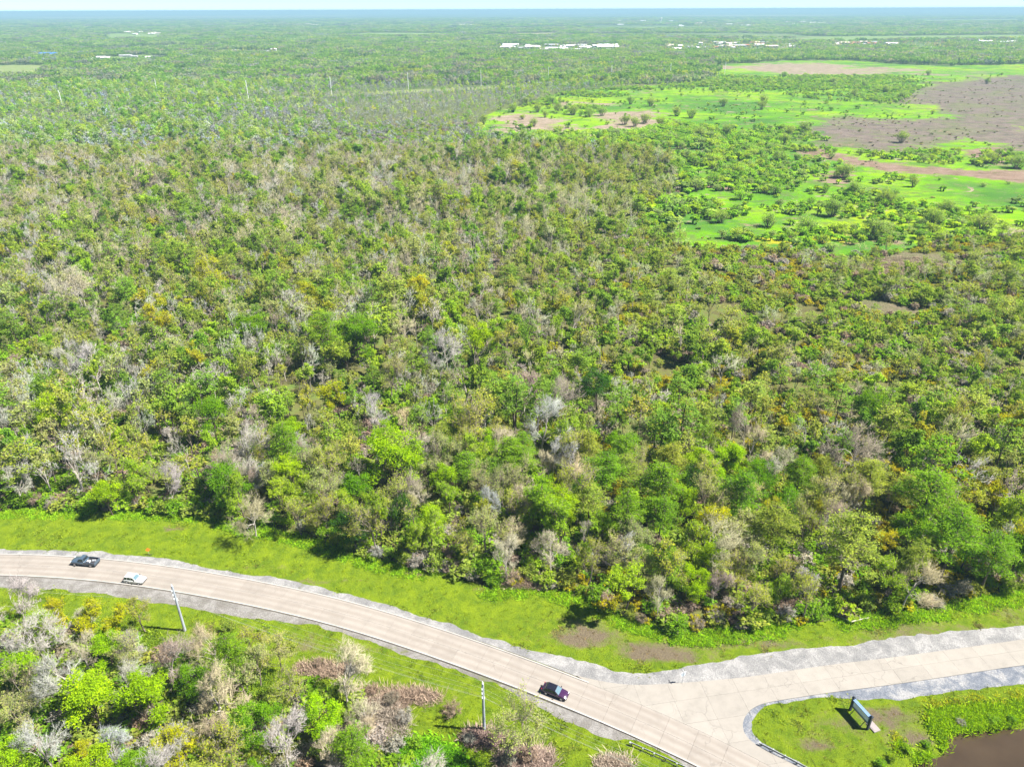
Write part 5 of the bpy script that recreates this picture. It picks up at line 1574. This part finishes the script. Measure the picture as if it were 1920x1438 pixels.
PURPLE = paint('deep_purple_paint', (.040, .012, .050)); SLATE = paint('slate_blue_paint', (.055, .085, .12)); WHT = paint('white_car_paint', (.80, .80, .79), .3)
M_BLACKROOF = paint('black_roof_paint', (.012, .012, .02), .12)
loc, rz = on_road(1041, 1296)
car('purple_car', 'deep purple car with a black roof, heading for the road fork', 'car', PURPLE, 4.75, 1.88, .98, 1.52,
    [(-.5, .80, .42, .80), (-.485, .90, .30, .95), (-.40, .98, .24, 1.0), (-.1, 1.0, .22, 1.0), (.2, 1.0, .22, .99), (.38, .96, .24, .90), (.47, .86, .30, .78), (.5, .70, .40, .66)], (-.43, -.30, .04, .21), loc, rz, roofmat=M_BLACKROOF)
loc, rz = on_road(253, 1086)
car('white_car', 'white car with dark side windows on the near lane beyond the leaning pole', 'car', WHT, 4.5, 1.86, 1.02, 1.62,
    [(-.5, .84, .42, .86), (-.49, .92, .30, 1.02), (-.40, .98, .24, 1.04), (-.1, 1.0, .22, 1.03), (.2, 1.0, .22, 1.02), (.40, .95, .24, .95), (.48, .84, .30, .82), (.5, .70, .40, .70)], (-.48, -.38, .02, .18), loc, rz)
loc, rz = on_road(160, 1053)
tr = car('dark_pickup', 'dark slate-blue pickup truck with an open cargo bed on the far lane', 'pickup truck', SLATE, 5.8, 2.02, 1.22, 1.86,
    [(-.5, .92, .52, .66), (-.49, .96, .42, .72), (-.22, .99, .38, .74), (-.055, 1.0, .34, .76), (-.05, 1.0, .34, 1.22), (.18, 1.0, .34, 1.22), (.22, .99, .36, 1.20), (.42, .95, .38, 1.10), (.485, .88, .42, 1.0), (.5, .78, .5, .82)], (-.055, -.035, .11, .22), loc, rz + math.pi, rw=.40, wb=.315, pickup=True)
for s in (-1, 1):
    mb = MB(); mb.box((-.275 * 5.8, s * .96, .98), (.45 * 5.8, .08, .50)); mb.build('bed_side', SLATE, tr)
mb = MB(); mb.box((-.497 * 5.8, 0, .98), (.07, 1.84, .50)); mb.build('tailgate', SLATE, tr)
mb = MB(); mb.box((-.275 * 5.8, 0, .775), (.43 * 5.8, 1.80, .05)); mb.build('bed_floor', M_TRIM, tr)
def cargo(lx, ly, s_):
    c_, q = math.cos(tr.rotation_euler[2]), math.sin(tr.rotation_euler[2])
    return (tr.location[0] + lx * c_ - ly * q, tr.location[1] + lx * q + ly * c_, tr.location[2] + .81)
cb = cargo(-1.1, .25, 0)
mb = MB(); mb.loft([[(x, y, z) for x, y in ((-.3 * k, -.25 * k), (.3 * k, -.25 * k), (.3 * k, .25 * k), (-.3 * k, .25 * k))] for z, k in ((0, .92), (.34, 1.0), (.36, .9), (.42, .86))])
tag(mb.build('cooler', M_WHITE, None, False, cb, tr.rotation_euler[2]), 'small white cooler box in the bed of the dark pickup', 'cooler')
cb = cargo(-2.0, -.2, 0)
mb = MB(); mb.box((0, 0, .12), (.8, .5, .24)); mb.box((0, 0, .27), (.7, .08, .06))
tag(mb.build('toolbox', M_METAL, None, False, cb, tr.rotation_euler[2] + .2), 'flat grey toolbox near the tailgate of the dark pickup', 'toolbox')

# ---------------------------------------------------------------- utility poles and wires
POLE_H = 11.6
pole_at = [(P(-130, 1140), 'pale utility pole past the left end of the near grove'), (P(347, 1182), 'leaning-looking pale utility pole at the roadside beyond the near grove'), (P(908, 1370), 'tall pale utility pole standing clear in the rough below the purple car'), (P(1395, 1590), 'pale utility pole beyond the guardrail')]
dirs_ = []
for i in range(len(pole_at)):
    a_ = pole_at[max(0, i - 1)][0]; b_ = pole_at[min(len(pole_at) - 1, i + 1)][0]; d = b_ - a_; dirs_.append(math.atan2(d[1], d[0]))
INS = [(0, 11.75), (-.34, 10.6), (-.34, 9.6), (-.34, 8.6), (.30, 7.9)]      # side offset, height
def pole(i, loc, label, rz):
    root = empty('utility_pole', (loc[0], loc[1], 0), rz); tag(root, label, 'utility pole', 'utility poles along the near side of the road')
    mb = MB(); mb.tube((0, 0, -.3), (0, 0, POLE_H), .27, .19, 14); mb.build('shaft', M_POLE, root)
    # side arms point across the line
    for o_, z in INS[1:4]:
        mb = MB(); mb.tube((0, -.0, z), (0, o_ + (.08 if o_ > 0 else -.02), z + .06), .045, .035, 8); mb.build('bracket', M_METAL, root)
    for k_, (o_, z) in enumerate(INS[:4]):
        mb = MB()
        for j in range(4): mb.tube((0, o_ - .03, z - .05 + j * .11), (0, o_ - .03, z + .03 + j * .11), .11 if j % 2 == 0 else .06, .07 if j % 2 == 0 else .06, 10)
        mb.build('insulator', M_PORCELAIN, root)
    mb = MB(); mb.box((0, .24, 7.9), (.30, .26, .42)); mb.tube((0, .15, 7.72), (0, .42, 7.6), .03); mb.build('cable_box', M_WHITE, root)
    mb = MB(); mb.tube((0, 0, 11.6), (0, 0, 11.63), .17, .12, 14); mb.build('pole_cap', M_METAL, root)
    return root
for i, ((q, lb), d) in enumerate(zip(pole_at, dirs_)): pole(i, q, lb, d)
WL = ['topmost overhead wire between the utility poles', 'second overhead wire from the top between the utility poles', 'third overhead wire from the top between the utility poles', 'fourth overhead wire from the top between the utility poles', 'lowest and thickest overhead cable between the utility poles']
for k_, (o_, z) in enumerate(INS):
    mb = MB(); pts_ = []
    for i in range(len(pole_at) - 1):
        def wp_(j): 
            c_, s_ = math.cos(dirs_[j]), math.sin(dirs_[j]); oo = o_ - .03; return np.array([pole_at[j][0][0] - s_ * oo, pole_at[j][0][1] + c_ * oo, z + (.4 if k_ < 4 else 0)])
        a_, b_ = wp_(i), wp_(i + 1); L_ = np.linalg.norm(b_ - a_)
        for t_ in np.linspace(0, 1, 13)[(1 if i else 0):]:
            p_ = a_ * (1 - t_) + b_ * t_; p_[2] -= L_ * .018 * 4 * t_ * (1 - t_); pts_.append(p_)
    for a_, b_ in zip(pts_[:-1], pts_[1:]): mb.tube(a_, b_, .012 if k_ < 4 else .02, None, 5, False)
    tag(mb.build('overhead_wire', M_WIRE), WL[k_], 'wire', 'wires on the utility poles')

# ---------------------------------------------------------------- guardrails
M_DARKRAIL = simple('dark_weathered_steel', (.09, .11, .10), .6, metal=.3)
def guardrail(a_px, b_px, label, side):
    a_, b_ = P(*a_px), P(*b_px); d = b_ - a_; L_ = float(np.linalg.norm(d)); rz = math.atan2(d[1], d[0])
    root = empty('guardrail', (a_[0], a_[1], 0), rz); tag(root, label, 'guardrail', 'guardrails at the road fork')
    prof = [(.0, .46), (.07, .50), (.0, .57), (.0, .63), (.07, .70), (.0, .76)]
    mb = MB(); q = [(y * side, z) for y, z in prof]; q2 = [(y * side - .012 * side, z) for y, z in prof[::-1]]
    mb.loft([[(x, y, z) for y, z in q + q2] for x in (0, L_)]); mb.build('rail', M_DARKRAIL, root)
    mb = MB(); mb.box((L_ / 2, -.03 * side, .775), (L_, .06, .02)); mb.build('top_edge', M_METAL, root)
    for k_ in range(int(L_ / 1.9) + 1):
        mb = MB(); mb.box((.25 + k_ * 1.9, -.16 * side, .34), (.15, .18, .82)); mb.build('post', M_METAL if k_ % 3 else M_DARKWOOD, root)
        mb = MB(); mb.box((.25 + k_ * 1.9, -.045 * side, .60), (.12, .05, .26)); mb.build('spacer_block', M_DARKWOOD, root)
    mb = MB(); mb.tube((-.05, -.10 * side, .36), (-.05, -.10 * side, .80), .16, .16, 10); mb.build('end_terminal', M_METAL, root)
guardrail((1182, 1396), (1330, 1462), 'galvanised guardrail on the grass left of the main road, foreground', 1)
guardrail((1424, 1398), (1560, 1468), 'galvanised guardrail along the grass island right of the main road', -1)

# ---------------------------------------------------------------- signs
q = P(1279, 1281)
root = empty('road_sign', (q[0], q[1], .05), .35); tag(root, 'small octagonal sign with street blades on a thin post at the fork', 'road sign')
mb = MB(); mb.tube((0, 0, -.2), (0, 0, 2.75), .04, .035, 8); mb.build('post', M_METAL, root)
M_SIGNBACK = simple('sign_back_metal', (.62, .72, .80), .4, metal=.3)
mb = MB(); oc = [(math.cos(R(22.5 + 45 * k)) * .46, 0, 2.25 + math.sin(R(22.5 + 45 * k)) * .46) for k in range(8)]; mb.plate([(x, .05, z) for x, y, z in oc], .02); mb.build('sign_plate', M_SIGNBACK, root)
for rzz, z in ((0.0, 2.82), (1.5, 3.0)):
    mb = MB(); mb.box((0, 0, z), (1.0, .03, .17), rzz); mb.build('street_blade', M_WHITE, root)
q = P(280, 1040)
root = empty('warning_sign', (q[0], q[1], 0), .3); tag(root, 'small orange diamond warning sign on the grass beyond the road', 'warning sign')
mb = MB(); mb.tube((0, 0, -.1), (0, 0, 1.0), .03, .03, 6); mb.build('post', M_METAL, root)
mb = MB(); mb.plate([(-.55, .03, 1.45), (0, .03, .9), (.55, .03, 1.45), (0, .03, 2.0)], .02); mb.build('sign_plate', M_ORANGE, root)
mb = MB(); mb.box((0, .25, .05), (1.0, .08, .06)); mb.box((0, -.25, .05), (1.0, .08, .06)); mb.box((0, 0, .07), (.08, .6, .05)); mb.build('stand', M_BLACK, root)
# entrance board: two dark timber posts carrying a framed blue and white board over a small slab
a_ = P(1593, 1330); b_ = P(1627, 1368); d = b_ - a_; L_ = float(np.linalg.norm(d)); rz = math.atan2(d[1], d[0])
root = empty('entrance_board', (a_[0], a_[1], 0), rz); tag(root, 'blue and white notice board between two dark timber posts on the grass island', 'notice board')
for x in (.1, L_ - .1):
    mb = MB(); mb.box((x, 0, 1.5), (.34, .34, 3.3)); mb.build('post', M_DARKWOOD, root)
    mb = MB(); mb.loft([[(x - .26, -.26, 3.15), (x + .26, -.26, 3.15), (x + .26, .26, 3.15), (x - .26, .26, 3.15)], [(x - .1, -.1, 3.5), (x + .1, -.1, 3.5), (x + .1, .1, 3.5), (x - .1, .1, 3.5)]]); mb.build('post_cap', M_DARKWOOD, root)
mb = MB(); mb.box((L_ / 2, 0, 2.05), (L_ - .5, .14, 1.5)); bd_ = mb.build('board', M_BLUEPANEL, root)
mb = MB(); mb.box((L_ / 2, -.085, 2.05), (L_ - .9, .03, 1.0)); mb.build('white_panel', M_WHITE, bd_)
mb = MB(); mb.box((L_ / 2, 0, 2.88), (L_ - .2, .62, .12)); mb.build('canopy', M_BLUEPANEL, root)
mb = MB(); mb.box((L_ / 2, 0, 1.2), (L_ - .5, .16, .14)); mb.build('lower_beam', M_DARKWOOD, root)
for x in (.9, L_ - .9):
    mb = MB(); mb.tube((x, 0, 1.2), (x, -.9, .05), .07, .07, 6); mb.build('brace', M_DARKWOOD, root)
q = P(1637, 1363)
mb = MB(); mb.box((0, 0, .08), (1.9, 1.3, .22)); mb.box((0, 0, .21), (1.6, 1.0, .05)); tag(mb.build('concrete_plinth', simple('weathered_plinth', (.24, .21, .205), .9, scale=8), None, False, (q[0], q[1], .02), rz), 'low pale concrete plinth at the near end of the notice board', 'plinth')

# ---------------------------------------------------------------- transmission line across the woods
TP = [(120, 209, 165), (297, 183, 160), (466, 186, 151), (622, 177, 144), (766, 168, 139), (902, 162, 133), (1028, 155, 126), (1146, 151, 121), (1256, 147, 124), (1358, 143, 123)]
for i, (tx_, tb, tt_) in enumerate(TP):
    q = P(tx_, tb); th = 24.0
    if i == 0:
        root = empty('transmission_pole', (q[0], q[1], 0), .1); proto = root
        mb = MB(); mb.tube((0, 0, -.5), (0, 0, th), .45, .28, 10); mb.build('shaft', M_WHITE, root)
        for j, z in enumerate((23.2, 20.6, 18.0)):
            s = 1 if j % 2 else -1
            mb = MB(); mb.tube((0, 0, z), (0, s * 2.2, z + .3), .14, .08, 6); ar_ = mb.build('cross_arm', M_METAL, root)
            mb = MB(); mb.tube((0, s * 2.15, z + .2), (0, s * 2.15, z - 1.2), .10, .10, 6); mb.build('insulator', M_PORCELAIN, ar_)
    else:
        root = copy_tree(proto); root.location = (q[0], q[1], 0); root.name = 'transmission_pole'
    tag(root, 'thin pale transmission pole rising from the woods, %s from left' % (ORD[i]), 'transmission pole', 'transmission line across the woods')

# ---------------------------------------------------------------- far buildings
ROOFS = {'white': simple('white_metal_roof', (.80, .81, .82), .5), 'grey': simple('grey_shingle_roof', (.30, .30, .31), .9), 'tan': simple('tan_roof', (.50, .42, .34), .9), 'blue': simple('blue_metal_roof', (.05, .17, .50), .4), 'red': simple('red_brown_roof', (.34, .13, .09), .9)}
M_WALL = simple('pale_siding', (.66, .64, .60), .8); M_WIN = simple('dark_window', (.05, .06, .07), .2)
HP = {}
def house(px_, py_, w, d, h, roof, rz, name, label, cat, group):
    key = roof
    if key not in HP:
        root = empty(name)
        mb = MB(); mb.box((0, 0, .5), (1, 1, 1)); mb.build('wall', M_WALL, root)
        mb = MB(); mb.add([(-.54, -.58, 1), (.54, -.58, 1), (.54, .58, 1), (-.54, .58, 1), (-.54, 0, 1.5), (.54, 0, 1.5), (-.54, -.58, .96), (.54, -.58, .96), (.54, .58, .96), (-.54, .58, .96)], [(0, 1, 5, 4), (2, 3, 4, 5), (6, 7, 1, 0), (7, 8, 2, 5, 1), (8, 9, 3, 2), (9, 6, 0, 4, 3), (9, 8, 7, 6)]); mb.build('roof', ROOFS[roof], root)
        for k_ in range(4):
            mb = MB(); mb.box((-.36 + .24 * k_, -.502, .52), (.12, .012, .36)); mb.build('window', M_WIN, root)
        HP[key] = root
    else:
        root = copy_tree(HP[key]); root.name = name
    q = P(px_, py_); root.location = (q[0], q[1], 0); root.rotation_euler = (0, 0, rz); root.scale = (w, d, h)
    tag(root, label, cat, group)
rb = np.random.default_rng(5)
CL = [  # place words, [px0, px1, py0, py1], count, width range in photo px, roof mix
    ('in the settlement behind the marsh', (948, 1160, 87, 98), 44, (8, 26), ('white', 'white', 'white', 'grey')),
    ('in the village beyond the bright meadow', (1248, 1330, 83, 96), 10, (6, 16), ('white', 'white', 'grey', 'tan')),
    ('in the houses beyond the reed bed', (1340, 1500, 82, 92), 26, (6, 20), ('white', 'tan', 'grey', 'white', 'red')),
    ('in the farm rows beyond the reed bed', (1512, 1710, 81, 90), 24, (6, 20), ('white', 'white', 'red', 'grey', 'tan')),
    ('in the yard beyond the mudflat', (1742, 1800, 92, 98), 5, (8, 18), ('white', 'white')),
    ('in the village past the mudflat', (1830, 1925, 77, 85), 8, (6, 18), ('white', 'grey', 'white')),
    ('among the far trees under the horizon', (858, 905, 47, 50), 6, (5, 12), ('white',)),
    ('in the far village left of the middle', (400, 600, 46, 54), 14, (4, 16), ('white', 'white', 'grey')),
    ('in the far town right of the middle', (1160, 1410, 40, 52), 26, (4, 14), ('white', 'white', 'white', 'tan')),
    ('in the far hamlet before the horizon', (1455, 1560, 42, 47), 8, (4, 12), ('white',)),
    ('at the far right under the horizon', (1790, 1900, 46, 50), 6, (5, 12), ('white', 'grey')),
    ('in the clearing of the left woods', (410, 530, 95, 103), 7, (5, 16), ('white', 'white', 'grey')),
    ('in the fields at the left', (110, 330, 100, 116), 9, (5, 14), ('grey', 'white', 'white')),
    ('in the hamlet left of the far village', (310, 400, 50, 60), 7, (4, 12), ('white', 'tan')),
    ('in the far left village', (225, 300, 60, 66), 10, (4, 10), ('white', 'tan')),
    ('at the far left edge under the horizon', (0, 25, 58, 66), 3, (4, 10), ('white', 'grey')),
    ('beside the dark hedge in the left fields', (200, 280, 106, 114), 4, (5, 12), ('grey', 'white')),
]
RW = {'white': 'white-roofed', 'grey': 'grey-roofed', 'tan': 'tan-roofed', 'red': 'red-roofed', 'blue': 'blue-roofed'}
for place, (a0, a1, b0, b1), n_, (w0, w1), mixr in CL:
    items = []
    for k_ in range(n_):
        items.append((rb.uniform(a0, a1), rb.uniform(b0, b1), w0 + (w1 - w0) * rb.random() ** 1.8, mixr[rb.integers(len(mixr))]))
    by = {}
    for it in sorted(items):
        big = it[2] > w0 + .5 * (w1 - w0); by.setdefault((it[3], big), []).append(it)
    for (rf, big), ls in by.items():
        for i, (hx_, hy_, wpx, _) in enumerate(ls):
            q = P(hx_, hy_); mpp = math.hypot(q[0], q[1]) / FPX
            w = min(wpx * mpp, 48); d = min(w * rb.uniform(.35, .7), 22); h = min(3.4 + w * .05, 7)
            o_ = '' if len(ls) == 1 else ', ' + (('leftmost' if i == 0 else ORD[i] + ' from left') if i < 12 else ORD[min(11, len(ls) - 1 - i)] + ' from right')
            lb = ('long ' if big else 'small ') + RW[rf] + (' shed ' if big else ' house ') + place + o_
            house(hx_, hy_, w, max(d, 8), h, rf, rb.uniform(-.35, .35), 'long_shed' if big else 'house', lb, 'building' if big else 'house', 'buildings ' + place)
house(92, 108, 38, 26, 8, 'blue', .1, 'long_shed', 'big blue-roofed building in the clearing at the far left', 'building', None)
q = P(1239, 46)
root = empty('water_tower', (q[0], q[1], 0)); tag(root, 'slim pale water tower standing above the far town', 'water tower')
mb = MB(); mb.tube((0, 0, 0), (0, 0, 36), 3.2, 2.2, 14); mb.build('stem', M_WHITE, root)
mb = MB(); mb.loft([[(rr_ * math.cos(t_), rr_ * math.sin(t_), z) for t_ in np.linspace(0, 2 * math.pi, 17)[:-1]] for rr_, z in ((2.2, 35), (6.5, 38.5), (7.6, 42), (6.5, 46), (3, 48.5), (.5, 49.3))]); mb.build('tank', M_WHITE, root, True)

# small litter and fallen timber at the forest foot
for k_, (lx, ly, ln_, rz_, lb) in enumerate([(1612, 1163, 4.2, .25, 'fallen pale log on the grass under the big forest cypresses'), (1580, 1160, 3.0, -.6, 'short grey log leaning in the brush at the forest edge'), (1690, 1050, 5.0, -.3, 'bleached fallen log among the cypress trunks'), (560, 1300, 6.0, .8, 'grey fallen trunk in the middle of the near grove')]):
    q = P(lx, ly); mb = MB(); c_ = curve(np.array([-ln_ / 2, 0, .18]), np.array([ln_ / 2, 0, .22]), 4, rb, .04)
    for i in range(4): mb.tube(c_[i], c_[i + 1], .16 - .025 * i, .135 - .025 * i, 7)
    mb.tube(c_[2], c_[2] + np.array([.3, .7, .35]), .05, .02, 5); mb.tube(c_[3], c_[3] + np.array([.4, -.6, .3]), .04, .015, 5)
    tag(mb.build('fallen_log', M_BARK_PALE, None, False, (q[0], q[1], .03), rz_), lb, 'log')

# ---------------------------------------------------------------- haze: the air out to the horizon
hm = bpy.data.materials.new('air'); hm.use_nodes = True; nt = hm.node_tree; nt.nodes.clear()
pv = nt.nodes.new('ShaderNodeVolumePrincipled'); pv.inputs['Color'].default_value = HAZE_COLOR; pv.inputs['Density'].default_value = HAZE_DENSITY; pv.inputs['Anisotropy'].default_value = 0.0
o_ = nt.nodes.new('ShaderNodeOutputMaterial'); nt.links.new(pv.outputs[0], o_.inputs['Volume'])
mb = MB(); mb.box((0, 0, (112 - 2.2) / 2), (83000, 83000, 112 + 2.2))
hz = mb.build('haze', hm); tag(hz, 'pale blue air that thickens towards the horizon', 'haze', kind='stuff')
